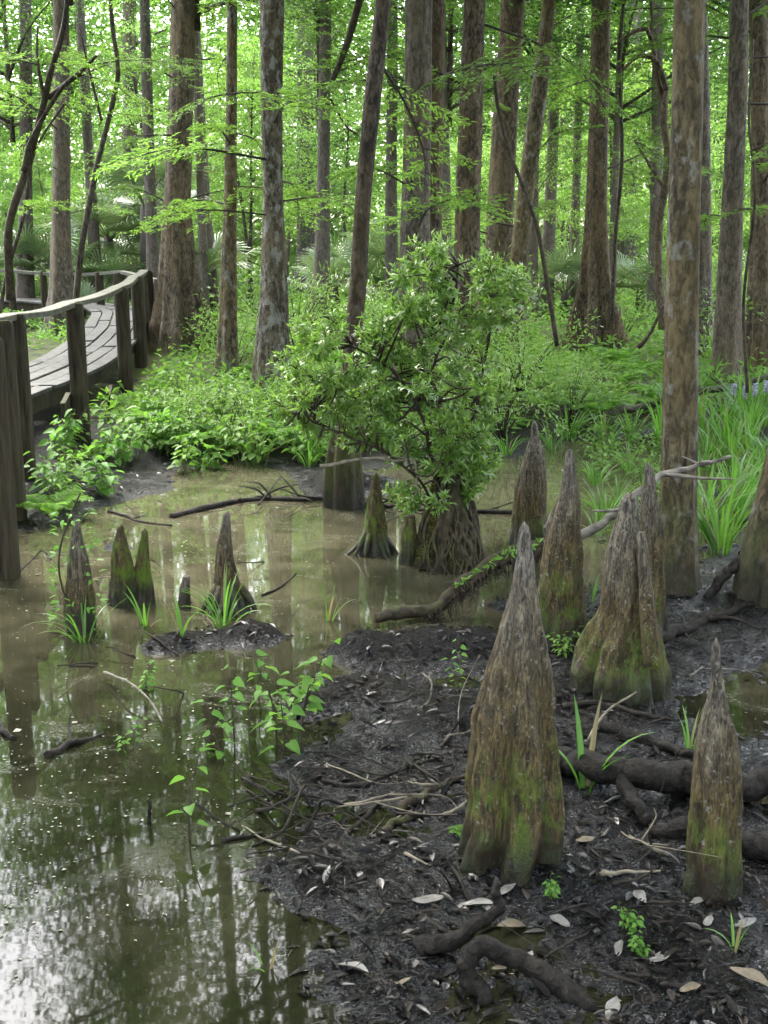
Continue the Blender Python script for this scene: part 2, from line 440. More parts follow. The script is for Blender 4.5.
# ------------------------------------------------------------------ ground heights
def P2(pts): return np.array([at(a, b)[:2] for a, b in pts])
LAND_NEAR = P2([(385, 1500), (372, 1024), (362, 935), (330, 850), (352, 800), (350, 765), (410, 722), (450, 700), (410, 678), (415, 660), (485, 652),
                (520, 652), (578, 660), (598, 612), (640, 580), (655, 548), (720, 520), (800, 470), (1300, 470), (1500, 700), (1500, 1500)])
LAND_FAR = P2([(-500, 545), (30, 528), (60, 505), (130, 490), (165, 468), (262, 464), (310, 478), (345, 486), (400, 468), (520, 455), (560, 438),
               (640, 442), (700, 425), (790, 470), (1500, 470), (2500, 300), (1400, 256), (-700, 256), (-2000, 300)])
POOL = P2([(668, 704), (700, 676), (768, 660), (900, 655), (1000, 690), (900, 722), (760, 730), (700, 722)])
POOL2 = P2([(425, 672), (520, 664), (560, 690), (500, 702), (440, 700)])
def sdist(x, y, poly):
    d = np.full(x.shape, 1e9); ins = np.zeros(x.shape, bool)
    for i in range(len(poly)):
        ax, ay = poly[i]; bx, by = poly[(i + 1) % len(poly)]
        ex, ey = bx - ax, by - ay
        t = np.clip(((x - ax) * ex + (y - ay) * ey) / (ex * ex + ey * ey), 0, 1)
        d = np.minimum(d, np.hypot(x - ax - t * ex, y - ay - t * ey))
        c = (ay > y) != (by > y)
        with np.errstate(divide='ignore', invalid='ignore'):
            xi = ax + (y - ay) / (ey if ey else 1e-9) * ex
        ins ^= c & (x < xi)
    return np.where(ins, d, -d)
HUMPS = [(215, 636, .36, .165), (430, 648, .34, .11), (375, 553, .25, .14), (445, 570, .42, .16), (125, 604, .22, .12), (228, 610, .2, .13),
         (60, 500, .9, .08), (343, 488, .45, .16), (290, 770, .25, .05), (560, 640, .3, .12), (500, 700, .25, .08), (330, 600, .12, .12), (395, 695, .16, .07), (335, 690, .18, .13), (470, 725, .2, .06), (300, 708, .16, .13), (160, 648, .2, .155), (262, 640, .22, .165), (120, 548, .2, .15), (500, 605, .3, .13), (350, 655, .2, .15), (320, 880, .2, .05), (185, 604, .12, .12)]
def ground_z(x, y):
    x = np.asarray(x, float); y = np.asarray(y, float)
    wx = x + .26 * fbm(x * 2.3, y * 2.3, seed=5); wy = y + .34 * fbm(x * 2.3, y * 2.3, seed=9)
    sn = sdist(wx, wy, LAND_NEAR)
    a = np.clip(sn * .036 + .001, -.16, .027) + np.clip(sn + .22, -1, 0) * .2
    a = np.maximum(a, -.15)
    b = np.clip(sdist(wx, wy, LAND_FAR) * .11, -.16, .20)
    for pl in (POOL, POOL2):
        a = np.minimum(a, np.clip(-sdist(wx, wy, pl) * .14, -.07, 1))
    h = np.maximum(a, b)
    for hx, hy, r, hh in HUMPS:
        c = at(hx, hy); h = h + hh * np.exp(-((x - c[0]) ** 2 + (y - c[1]) ** 2) / (r * r))
    h = h + .042 * fbm(x * 1.9, y * 1.9, seed=1, oct=3)
    near = np.clip((14 - y) / 6, 0.15, 1)
    h = h + near * (.026 * fbm(x * 7, y * 7, seed=2, oct=3) + .016 * fbm(x * 22, y * 22, seed=3, oct=3))
    return h
def gz(x, y): return float(ground_z(np.array([x]), np.array([y]))[0])
def gpt(px, py, sink=0.0):
    p = at(px, py)
    for _ in range(3):
        p = at(px, py, max(gz(p[0], p[1]), 0.0))
    p[2] = max(gz(p[0], p[1]), -.03) - sink
    return p

# ground: one sheet, finest where the camera is near
rows = [-14, -8, -4, -1, 0, .8, 1.4, 1.9]
d = 2.3
while d < 11: rows.append(d); d *= 1.0048
while d < 60: rows.append(d); d *= 1.018
while d < 136: rows.append(d); d *= 1.12
u = np.concatenate([-np.geomspace(6, .40, 44), np.linspace(-.39, .39, 400), np.geomspace(.40, 6, 44)])
Yg, Ug = np.meshgrid(np.array(rows), u, indexing='ij')
Xg = Ug * (np.abs(Yg) + .9)
Xg = np.clip(Xg, -140, 140) + .004 * np.arange(len(u))[None] * (np.abs(Xg) > 140)
Zg = ground_z(Xg, Yg)
Zg = np.where(Yg > 60, .2, Zg)
mb = MB(); mb.grid(np.stack([Xg, Yg, Zg], -1))
tag(link('ground', mb.mesh('ground', M['mud'])), kind='structure')
mb = MB(); mb.add([(-90, -14, 0), (90, -14, 0), (90, 40, 0), (-90, 40, 0)], [(0, 1, 2, 3)])
tag(link('water', mb.mesh('water', M['water'])), kind='structure')

# ------------------------------------------------------------------ cypress trunks
def trunk_mesh(name, prof, D, mat, H=20., flute=.12, seg=36, seed=0, origin=None, bend=.25):
    """prof: rows (py, xl, xr) from the base up; made round at distance D, then carried on upward beyond the frame"""
    g = np.random.default_rng(seed)
    C, Rr = [], []
    for py, xl, xr in prof:
        a = at_depth(xl, py, D); b = at_depth(xr, py, D)
        C.append((a + b) / 2); Rr.append((b[0] - a[0]) / 2)
    C = np.array(C); Rr = np.array(Rr)
    C[0][2] = min(C[0][2], .0)
    order = np.argsort(C[:, 2]); C, Rr = C[order], Rr[order]
    ztop = C[-1][2]; slope = (C[-1] - C[-2]) / max(C[-1][2] - C[-2][2], .1)
    zs = np.concatenate([np.linspace(-.35, 1.6, 30), np.linspace(1.75, max(ztop, 3), 26), np.linspace(max(ztop, 3) + .5, H, 16)])
    cx = np.interp(zs, C[:, 2], C[:, 0]); rr = np.interp(zs, C[:, 2], Rr)
    # smooth the outline
    for _ in range(2):
        rr[1:-1] = (rr[:-2] + 2 * rr[1:-1] + rr[2:]) / 4; cx[1:-1] = (cx[:-2] + 2 * cx[1:-1] + cx[2:]) / 4
    up = np.maximum(zs - ztop, 0)
    cx = cx + slope[0] * up * .6 + bend * .04 * np.sin(up * .5 + seed) * up * .3
    cy = D + bend * .12 * np.sin(zs * .35 + seed * 1.7) * np.clip(zs / 3, 0, 1)
    rr = rr * np.where(zs > ztop, 1 - .8 * (zs - ztop) / (H - ztop), 1)
    ph = np.linspace(0, 2 * pi, seg, endpoint=False)
    r0 = np.median(rr[34:52])
    fl = np.clip((rr / r0 - 1.05) * 1.4, 0, 1.2)
    ks = g.integers(5, 9); p0 = g.uniform(0, 6)
    lob = .55 * np.cos(ks * ph + p0) + .35 * np.cos((ks - 2) * ph + p0 * 2.1) + .3 * np.cos(3 * ph + p0)
    rad = rr[:, None] * (1 + flute * (fl[:, None] * 1.6 + .22) * lob[None] + .05 * vnoise(np.cos(ph)[None] * 2 + seed, np.sin(ph)[None] * 2, zs[:, None] * 1.3, seed))
    P = np.stack([cx[:, None] + rad * np.cos(ph), cy[:, None] + rad * np.sin(ph), zs[:, None] + 0 * rad], -1)
    if origin is None: origin = np.array([C[0][0], D, 0.0])
    m = MB(); m.grid(P - origin, True)
    return m.mesh(name, mat), origin, np.stack([cx, cy, zs], -1) - origin, rr

def limb_crown(seed, n_limb=14, zr=(8, 20), rad=3.4, leafn=100, power=1.0):
    """limbs and the leaf sprays on them, around a trunk along z"""
    g = np.random.default_rng(seed)
    w, l = MB(), MB()
    w.tube(spline([(0, 0, zr[0] - .3), (0, 0, zr[1])], 12), np.linspace(.07, .02, 12), 6)
    for i in range(n_limb):
        z = zr[0] + (zr[1] - zr[0]) * g.uniform() ** power; a = g.uniform(0, 2 * pi)
        L = rad * g.uniform(.55, 1.1) * (1.15 - .55 * (z - zr[0]) / (zr[1] - zr[0]))
        d = np.array([math.cos(a), math.sin(a), g.uniform(.1, .6)])
        pts = spline([(0, 0, z), d * L * .5 + (0, 0, z), d * L + (g.normal(0, .2), g.normal(0, .2), z - .1 * L)], 7)
        w.tube(pts, np.linspace(.055, .012, 7), 5)
        for k in range(7):
            c = pts[min(6, 2 + k % 5)] + g.normal(0, .42, 3) * (1, 1, .5)
            n = leafn
            P = c + g.normal(0, 1, (n, 3)) * (.55, .55, .16)
            Dn = g.normal(0, 1, (n, 3)) * (1, 1, .35); Nn = g.normal(0, .45, (n, 3)) + (0, 0, 1)
            l.leaves(P, Dn, Nn, g.uniform(.10, .24, n), g.uniform(.03, .07, n))
    return w.mesh('limbs', M['bark_thin']), l.mesh('crown', M['crown_leaf'], False)
CROWNS = [limb_crown(40 + i, n_limb=24 + i, zr=(6.2 + .5 * i, 17 + i), power=1.5) for i in range(4)]
SPARSE = [limb_crown(45 + i, n_limb=15, zr=(6.5, 17), leafn=50, power=1.5) for i in range(2)]
DENSE = [limb_crown(50 + i, n_limb=24, zr=(4.2, 16), rad=5.0, leafn=90) for i in range(2)]

def spray_branch(seed, L=1.6, drop=.25):
    """one side branch with feathery flat sprays: (wood, foliage)"""
    g = np.random.default_rng(seed)
    w, l = MB(), MB()
    pts = spline([(0, 0, 0), (L * .4, g.normal(0, .08), .10), (L * .75, g.normal(0, .12), .02), (L, g.normal(0, .15), -drop)], 12)
    w.tube(pts, np.linspace(.016, .003, 12), 5)
    for i in range(26):
        t = .22 + .78 * i / 25; k = int(t * 11)
        b = pts[k]; sgn = 1 if i % 2 else -1
        a = sgn * g.uniform(.6, 1.25)
        ln = L * g.uniform(.16, .34) * (1.2 - .6 * t)
        dv = np.array([math.cos(a), math.sin(a), g.normal(-.12, .16)])
        q = spline([b, b + dv * ln * .5 + (0, 0, .02), b + dv * ln + (0, 0, -.05)], 6)
        w.tube(q, np.linspace(.004, .0015, 6), 3)
        m = int(12 + 30 * ln)
        tt = np.sort(g.uniform(.08, 1, m)); Pq = b + dv * ln * tt[:, None] + g.normal(0, .012, (m, 3))
        sd = np.where(np.arange(m) % 2, 1, -1)[:, None]
        perp = np.cross(dv, (0, 0, 1))
        Dn = dv * .7 + perp * sd * .8 + g.normal(0, .18, (m, 3))
        l.leaves(Pq, Dn, g.normal(0, .35, (m, 3)) + (0, 0, 1), g.uniform(.05, .11, m), g.uniform(.014, .028, m))
    return w.mesh('branch', M['bark_thin']), l.mesh('foliage', M['cypress_leaf'], False)
SPRAYS = [spray_branch(70 + i, 1.2 + .25 * i, .12 + .06 * (i % 3)) for i in range(6)]

TRUNKS = []   # (pixel x at mid height, short phrase) used to say where other things stand
def cypress(name, label, prof, mat, D=None, group=None, flute=.12, seed=1, branches=0, brange=(1.5, 7), crown=True, H=20, seg=36, side=None):
    py, xl, xr = prof[0]
    if D is None: D = at((xl + xr) / 2, py, .12)[1] if py < 470 else gpt((xl + xr) / 2, py)[1]
    mesh, org, path, rr = trunk_mesh('trunk', prof, D, M[mat], H, flute, seg, seed)
    t = thing(name, org, label, 'tree', group)
    link('trunk', mesh, t)
    g = np.random.default_rng(seed + 900)
    if crown:
        lw, lc = SPARSE[seed % 2] if 100 < prof[-1][1] < 300 else CROWNS[seed % 4]
        top = path[np.searchsorted(path[:, 2], 12.0)]
        c = link('crown', lc, t, (top[0], top[1], 0), (0, 0, g.uniform(0, 6)), 1.0)
        li = link('limbs', lw, c)
        if prof[-1][1] < 135:
            c = link('crown', lc, t, (top[0], top[1], 4.6), (0, 0, g.uniform(0, 6)), 1.0); link('limbs', lw, c)
    for i in range(branches):
        z = g.uniform(*brange)
        k = min(np.searchsorted(path[:, 2], z), len(path) - 1)
        a = g.uniform(0, 2 * pi) if side is None else g.normal(side, .7)
        bw, bl = SPRAYS[g.integers(0, 6)]
        s_ = g.uniform(.75, 1.35)
        off = rr[k] * .7
        b = link('branch', bw, t, (path[k][0] + off * math.cos(a), path[k][1] + off * math.sin(a), z), (g.normal(0, .2), g.normal(0, .18), a), s_)
        link('foliage', bl, b)
    return t

MAIN = [
 ('grey cypress trunk standing behind the sagging boardwalk handrail', [(338,44,82),(311,47,78),(290,50,74),(250,51,71),(200,52,70),(100,53,69),(0,53,69)], 'bark_grey', .14, 5, 'the handrail trunk'),
 ('slim straight grey trunk rising behind the far handrail, left of the widest trunk', [(308,116,148),(290,119,145),(260,121,141),(200,122,138),(100,123,137),(0,123,136)], 'bark_grey', .10, 3, 'the slim trunk'),
 ('wide brown cypress with deeply fluted flaring base beside the boardwalk posts', [(354,152,210),(320,158,200),(290,160,196),(250,162,192),(200,165,190),(100,169,193),(0,172,195)], 'bark_brown', .30, 9, 'the fluted trunk'),
 ('thin knobbly pale brown trunk in the ferns right of the fluted trunk', [(384,214,242),(360,217,239),(330,219,238),(280,221,237),(200,224,237),(100,226,237),(0,227,237)], 'bark_ochre', .08, 8, 'the knobbly trunk'),
 ('brown trunk mottled with white lichen, its base wrapped in bright undergrowth', [(404,248,294),(370,253,287),(340,256,287),(300,260,287),(200,263,283),(100,261,282),(0,260,284)], 'bark_lichen', .10, 10, 'the mottled trunk'),
 ('hazy grey trunk some way behind the lichen mottled trunk', [(300,292,320),(250,297,315),(150,297,313),(0,297,313)], 'bark_far', .10, 3, 'the hazy trunk'),
 ('slender trunk leaning right from a mossy stump-like foot at the far waterline', [(487,325,362),(462,327,359),(440,331,357),(400,337,357),(350,343,361),(280,350,367),(200,355,371),(100,364,381),(0,376,391)], 'bark_wet', .10, 7, 'the slender trunk'),
 ('broad dark grey trunk rising straight behind the leafy stump shrub', [(410,390,448),(370,395,440),(320,399,434),(240,400,430),(120,404,432),(0,405,433)], 'bark_grey', .16, 5, 'the broad trunk'),
 ('reddish trunk half hidden behind the right edge of the broad grey trunk', [(395,410,454),(300,414,445),(200,416,441),(0,420,446)], 'bark_brown', .12, 2, None),
 ('brown trunk just right of the pair behind the stump shrub', [(400,446,494),(370,452,487),(300,454,480),(200,455,480),(100,459,483),(0,464,485)], 'bark_brown', .12, 4, 'the paired trunks'),
 ('dark brown trunk crossed by a bare leaning vine stem', [(352,476,518),(320,482,513),(250,485,512),(200,488,514),(100,494,519),(0,501,525)], 'bark_brown', .12, 3, 'the vine trunk'),
 ('long olive brown trunk leaning clearly to the right', [(362,497,531),(330,503,526),(300,506,525),(200,516,533),(100,530,547),(0,543,556)], 'bark_ochre', .08, 4, 'the olive trunk'),
 ('dark trunk with splayed buttress roots among the ferns', [(354,570,630),(335,576,619),(300,581,612),(270,583,609),(200,587,607),(100,590,609),(0,592,611)], 'bark_brown', .30, 4, 'the buttressed trunk'),
 ('pale slim trunk far back between the buttressed trunk and the nearest trunk', [(290,619,643),(250,622,638),(150,625,637),(0,628,641)], 'bark_far', .08, 4, 'the pale trunk'),
 ('nearest full height trunk, olive brown, standing in mud at the pool edge', [(588,653,701),(560,657,697),(500,660,696),(400,662,697),(300,665,698),(200,668,700),(100,671,702),(0,674,704)], 'bark_ochre', .09, 0, 'the nearest trunk'),
 ('trunk partly hidden right behind the nearest olive brown trunk', [(360,684,718),(300,690,712),(200,690,711),(100,691,710),(0,690,707)], 'bark_grey', .1, 3, None),
 ('grey brown trunk in the reeds right of the nearest trunk', [(392,706,750),(360,712,743),(300,716,741),(200,722,743),(100,728,747),(0,730,748)], 'bark_grey', .12, 9, 'the reed trunk'),
 ('dark trunk with broad flared foot at the right edge of the view', [(382,742,794),(340,748,780),(250,751,772),(150,751,769),(0,749,768)], 'bark_brown', .14, 6, 'the edge trunk'),
 ('leaning ochre trunk base cut by the right edge beside the muddy bank', [(596,736,802),(570,742,802),(540,748,803),(500,758,808),(460,768,815),(300,803,841),(0,858,888)], 'bark_ochre', .10, 0, None),
]
for i, (lab, prof, mat, fl, nb, ph) in enumerate(MAIN):
    t = cypress('cypress_tree', lab, prof, mat, flute=fl, seed=11 + i, branches=nb, brange=(2.2, 8.5), seg=56 if prof[0][0] > 480 else 40,
                H=(22 if prof[-1][1] < 135 else 17) + (i * 37 % 7), side=None)
    t['group'] = 'cypress trees of the swamp'
    if ph: TRUNKS.append((np.interp(200, [p[0] for p in prof][::-1], [(p[1] + p[2]) / 2 for p in prof][::-1]), ph))
TRUNKS.sort()
def gap(px):
    xs = [a for a, _ in TRUNKS]; i = int(np.searchsorted(xs, px))
    if i == 0: return 'left of ' + TRUNKS[0][1]
    if i == len(xs): return 'right of ' + TRUNKS[-1][1]
    return f'between {TRUNKS[i-1][1]} and {TRUNKS[i][1]}'
def gap_rank(items, what):
    by = {}
    for o, px in items: by.setdefault(gap(px), []).append((o, px))
    for g_, it in by.items(): rank_labels(it, what, g_)

# far trunks, each a tree of its own
far_items = []
g = np.random.default_rng(21)
FIX = [(155, 298, 10), (213, 300, 9), (204, 290, 7), (322, 322, 12), (392, 305, 10), (447, 330, 9), (546, 292, 11), (534, 285, 7), (573, 286, 8), (612, 284, 6), (655, 288, 10), (720, 300, 9), (96, 296, 9), (24, 300, 12)]
far = [(px, by, w) for px, by, w in FIX]
for k in range(30):
    far.append((g.uniform(-130, 900), g.uniform(268, 292), None))
FARM = []
for k in range(5):
    prof = [(300, 376, 392), (270, 378, 391), (200, 379 + k % 2, 390), (0, 380 + (k - 2), 389 + (k - 2))]
    FARM.append(trunk_mesh('trunk', prof, 40., M['bark_far'], 20., .1, 16, 200 + k)[0])
for k, (px, by, w) in enumerate(far):
    p = at(px, by, .2)
    D = min(p[1], 31. + (px * 13 % 5) if w else 62.)
    if w: w *= 1.15
    p = at_depth(px, by, D); p[2] = .1
    width = (w / F * D) if w else g.uniform(.2, .42)
    t = thing('cypress_tree', p, None, 'tree', 'slim trunks far back in the wood', g.uniform(0, 6))
    s_ = width / (11 / F * 40)
    link('trunk', FARM[k % 5], t, (0, 0, 0), (g.normal(0, .02), g.normal(0, .025), 0), (s_, s_, 1))
    lw, lc = CROWNS[k % 4]
    if k % 2 and not 90 < px < 290: c = link('crown', lc, t, (0, 0, -1.5), (0, 0, g.uniform(0, 6)), 1.0); link('limbs', lw, c)
    far_items.append((t, px))
gap_rank(far_items, 'slim distant trunk')

# ------------------------------------------------------------------ understorey trees
def understorey(seed, H, rad, z0, ncl, nl, leaf, lsize, lean=.4, mat='broad_leaf'):
    g = np.random.default_rng(seed)
    w, l = MB(), MB()
    top = np.array([g.normal(0, lean), g.normal(0, lean), H])
    path = spline([(0, 0, -.1), top * .35 + g.normal(0, .12, 3) * (1, 1, 0), top * .7 + g.normal(0, .2, 3) * (1, 1, 0), top], 14)
    w.tube(path, np.linspace(.018 * H * .5, .008, 14), 7)
    for i in range(ncl):
        z = z0 + (H - z0) * g.uniform(0, 1) ** .8
        k = min(13, int(13 * max(.1, z / H - .08)))
        a = g.uniform(0, 2 * pi); f = (z - z0) / (H - z0)
        r = rad * (.35 + .65 * math.sin(pi * min(1, .25 + .7 * f))) * g.uniform(.25, 1.05)
        c = path[k] * (1, 1, 0) + np.array([r * math.cos(a), r * math.sin(a), z])
        w.tube(spline([path[k], (path[k] + c) / 2 + (0, 0, .12), c], 5), np.linspace(.010, .003, 5), 4)
        n = int(nl * g.uniform(.6, 1.4))
        sz = g.uniform(.22, .46)
        P = c + g.normal(0, 1, (n, 3)) * (sz, sz, sz * .33)
        Dn = (P - c) * (1, 1, .2) + g.normal(0, .25, (n, 3)) + (0, 0, -.08)
        Nn = g.normal(0, .45, (n, 3)) + (0, 0, 1)
        l.leaves(P, Dn, Nn, lsize * g.uniform(.6, 1.3, n), lsize * leaf * g.uniform(.7, 1.2, n))
    return w.mesh('trunk', M['bark_thin']), l.mesh('crown', M[mat], False)
UND = [understorey(300, 6.5, 1.9, 1.2, 46, 95, .45, .10), understorey(301, 9.0, 2.4, 2.0, 62, 95, .42, .10, .7),
       understorey(302, 5.0, 1.7, .7, 40, 95, .5, .09, .3, 'pale_leaf'), understorey(303, 11., 2.7, 3.0, 70, 95, .4, .11, .8, 'pale_leaf'),
       understorey(304, 7.5, 2.2, 2.2, 50, 95, .34, .12, .6, 'cypress_leaf'), understorey(305, 4.0, 1.6, .5, 36, 90, .5, .09, .3)]
items = []
g = np.random.default_rng(33)
for k in range(130):
    D = 32 + 36 * (k / 130) ** 1.0 + g.uniform(-1.5, 1.5)
    px = g.uniform(-150, 920) if k % 5 else g.uniform(-700, 1450)
    x = (px - 384) / F * D
    if D < 38 and px < 420 and k % 5: continue       # keep the boardwalk open
    v = g.integers(0, 6)
    if D < 26 and v == 3: v = 5
    t = thing('understorey_tree', (x, D, .1), None, 'tree', 'leafy understorey trees behind the pool', g.uniform(0, 6), g.uniform(.8, 1.2))
    link('trunk', UND[v][0], t); link('crown', UND[v][1], t)
    items.append((t, px))
gap_rank(items, 'leafy understorey tree')

# far-off wood closing the view
g = np.random.default_rng(44)
mb = MB()
n = 12000
for i in range(n):
    D = g.uniform(58, 95); x = g.uniform(-1.0, 1.0) * D * .62; z = 36 * g.uniform(0, 1) ** 1.2
    c = np.array([x, D, z]); m_ = 34; sz = g.uniform(.6, 1.5)
    P = c + g.normal(0, 1, (m_, 3)) * (sz, sz, sz * .5)
    mb.leaves(P, g.normal(0, 1, (m_, 3)) * (1, 1, .4), g.normal(0, .6, (m_, 3)) + (0, -.3, 1), g.uniform(.3, .58, m_), g.uniform(.16, .32, m_))
tag(link('distant_wood', mb.mesh('distant_wood', M['pale_leaf'], False)), 'pale green mass of far off wood closing the view', 'wood', kind='stuff')

# the wood goes on beside and behind the viewer and shades the pool
g = np.random.default_rng(77); sur = []
for k in range(34):
    az = R(g.uniform(38, 150)) * (1 if k % 2 else -1); r = 5.5 + 20 * (k / 34)
    x, y = r * math.sin(az), r * math.cos(az)
    t = thing('cypress_tree', (x, y, 0), None, 'tree', 'cypress trees round the viewpoint', g.uniform(0, 6))
    link('trunk', FARM[k % 5], t, (0, 0, 0), (0, 0, 0), (1.4, 1.4, 1))
    lw, lc = DENSE[k % 2]
    c = link('crown', lc, t, (0, 0, 0), (0, 0, g.uniform(0, 6))); link('limbs', lw, c)
    t['label'] = 'tall cypress outside the view, beside or behind the viewpoint'
    if k % 2:
        v = k // 2 % 6; az += .2; r += 2
        t = thing('understorey_tree', (r * math.sin(az), r * math.cos(az), 0), 'leafy understorey tree outside the view, beside or behind the viewpoint', 'tree', 'understorey trees round the viewpoint', g.uniform(0, 6), 1.2)
        link('trunk', UND[v][0], t); link('crown', UND[v][1], t)

# ------------------------------------------------------------------ dark thin stems and saplings
def stem_thing(name, label, paths, D, mat='bark_thin', cat='sapling', foliage=0, seed=0, group=None, jit=.25):
    """paths: list of (pixel path, px radius start, px radius end); first one is the stem, the rest its branches"""
    g = np.random.default_rng(seed)
    p0 = at_depth(paths[0][0][0][0], paths[0][0][0][1], D)
    o = np.array([p0[0], p0[1], 0.0])
    t = thing(name, o, label, cat, group)
    for k, (pp, r0, r1) in enumerate(paths):
        pts = np.array([at_depth(a, b, D) for a, b in pp])
        pts[:, 1] += np.cumsum(g.normal(0, jit * .4, len(pp)))
        q = spline(pts, 7 * len(pp)) - o
        m = MB(); m.tube(q, np.linspace(r0, r1, len(q)) / F * D, 7, .15, seed)
        b = link('trunk' if k == 0 else 'branch', m.mesh('stem', M[mat]), t)
        if foliage:
            for j in range(foliage):
                bw, bl = SPRAYS[g.integers(0, 6)]
                c = q[g.integers(len(q) // 3, len(q))]
                f = link('twig', bw, b, c, (g.normal(0, .2), g.normal(0, .2), g.uniform(0, 6)), g.uniform(.4, .8))
                f.name = 'twig'; link('foliage', bl, t, c, tuple(f.rotation_euler), f.scale[0])
    return t
stem_thing('leaning_sapling', 'dark forked sapling leaning right at the far left above the boardwalk', [([(6,300),(10,228),(28,165),(45,105),(53,72),(66,30),(76,-20)], 4.5, 2), ([(48,98),(75,75),(96,55)], 3, 1.2), ([(46,100),(40,62),(38,28)], 2.2, .8), ([(26,172),(34,140),(62,92),(80,70)], 3, 1.5)], 17, foliage=2, seed=3)
stem_thing('leaning_sapling', 'thin dark sapling leaning right between the two grey trunks by the handrail', [([(76,310),(84,240),(96,165),(112,95),(118,68),(113,30),(110,-15)], 3.2, 1.8), ([(100,120),(88,70),(80,30)], 1.5, .7)], 19, foliage=2, seed=4)
stem_thing('vine', 'bare dark vine stem climbing diagonally past the olive leaning trunk', [([(556,345),(546,290),(535,230),(524,195),(508,150),(497,105),(492,62)], 2.4, 1.6)], 14, cat='vine', seed=5)
stem_thing('crooked_sapling', 'crooked sapling with arching bare branches left of the nearest trunk', [([(664,330),(662,240),(668,165),(664,120),(668,85)], 4.5, 3.2), ([(667,90),(655,62),(636,58),(620,72)], 3, 1.5), ([(665,110),(652,40),(640,30),(614,45)], 2.6, 1.3), ([(652,42),(654,15),(652,-20)], 2.2, 1.4), ([(662,185),(645,160),(634,140)], 2, 1)], 21, mat='bark_brown', seed=6, foliage=1)
stem_thing('dead_branch', 'dark dead branch slanting above the hazy grey trunk', [([(328,90),(340,62),(350,35),(362,-8),(372,-60)], 2.6, 4.2), ([(331,100),(345,125),(358,135)], 1.2, .8)], 16, cat='branch', seed=7)
stem_thing('thin_sapling', 'thin pole-like sapling between the dark buttressed trunk and the pale slim trunk', [([(610,320),(612,240),(617,160),(614,60),(618,-10)], 2, 1.5)], 22, seed=8, foliage=2)
stem_thing('thin_sapling', 'wispy dark sapling in the reeds at the right', [([(745,392),(742,300),(748,200),(744,120),(752,40)], 1.8, 1.0)], 12, seed=9, foliage=2)
stem_thing('fallen_branch', 'dark stick slanting up beside the buttressed trunk roots', [([(634,350),(646,335),(660,305)], 2.4, 1.4)], 20, cat='branch', seed=10)
stem_thing('leaning_sapling', 'bent bare stem at the far left edge', [([(-4,330),(6,270),(20,215),(30,150),(60,95)], 2.4, 1)], 18, seed=12, foliage=1)

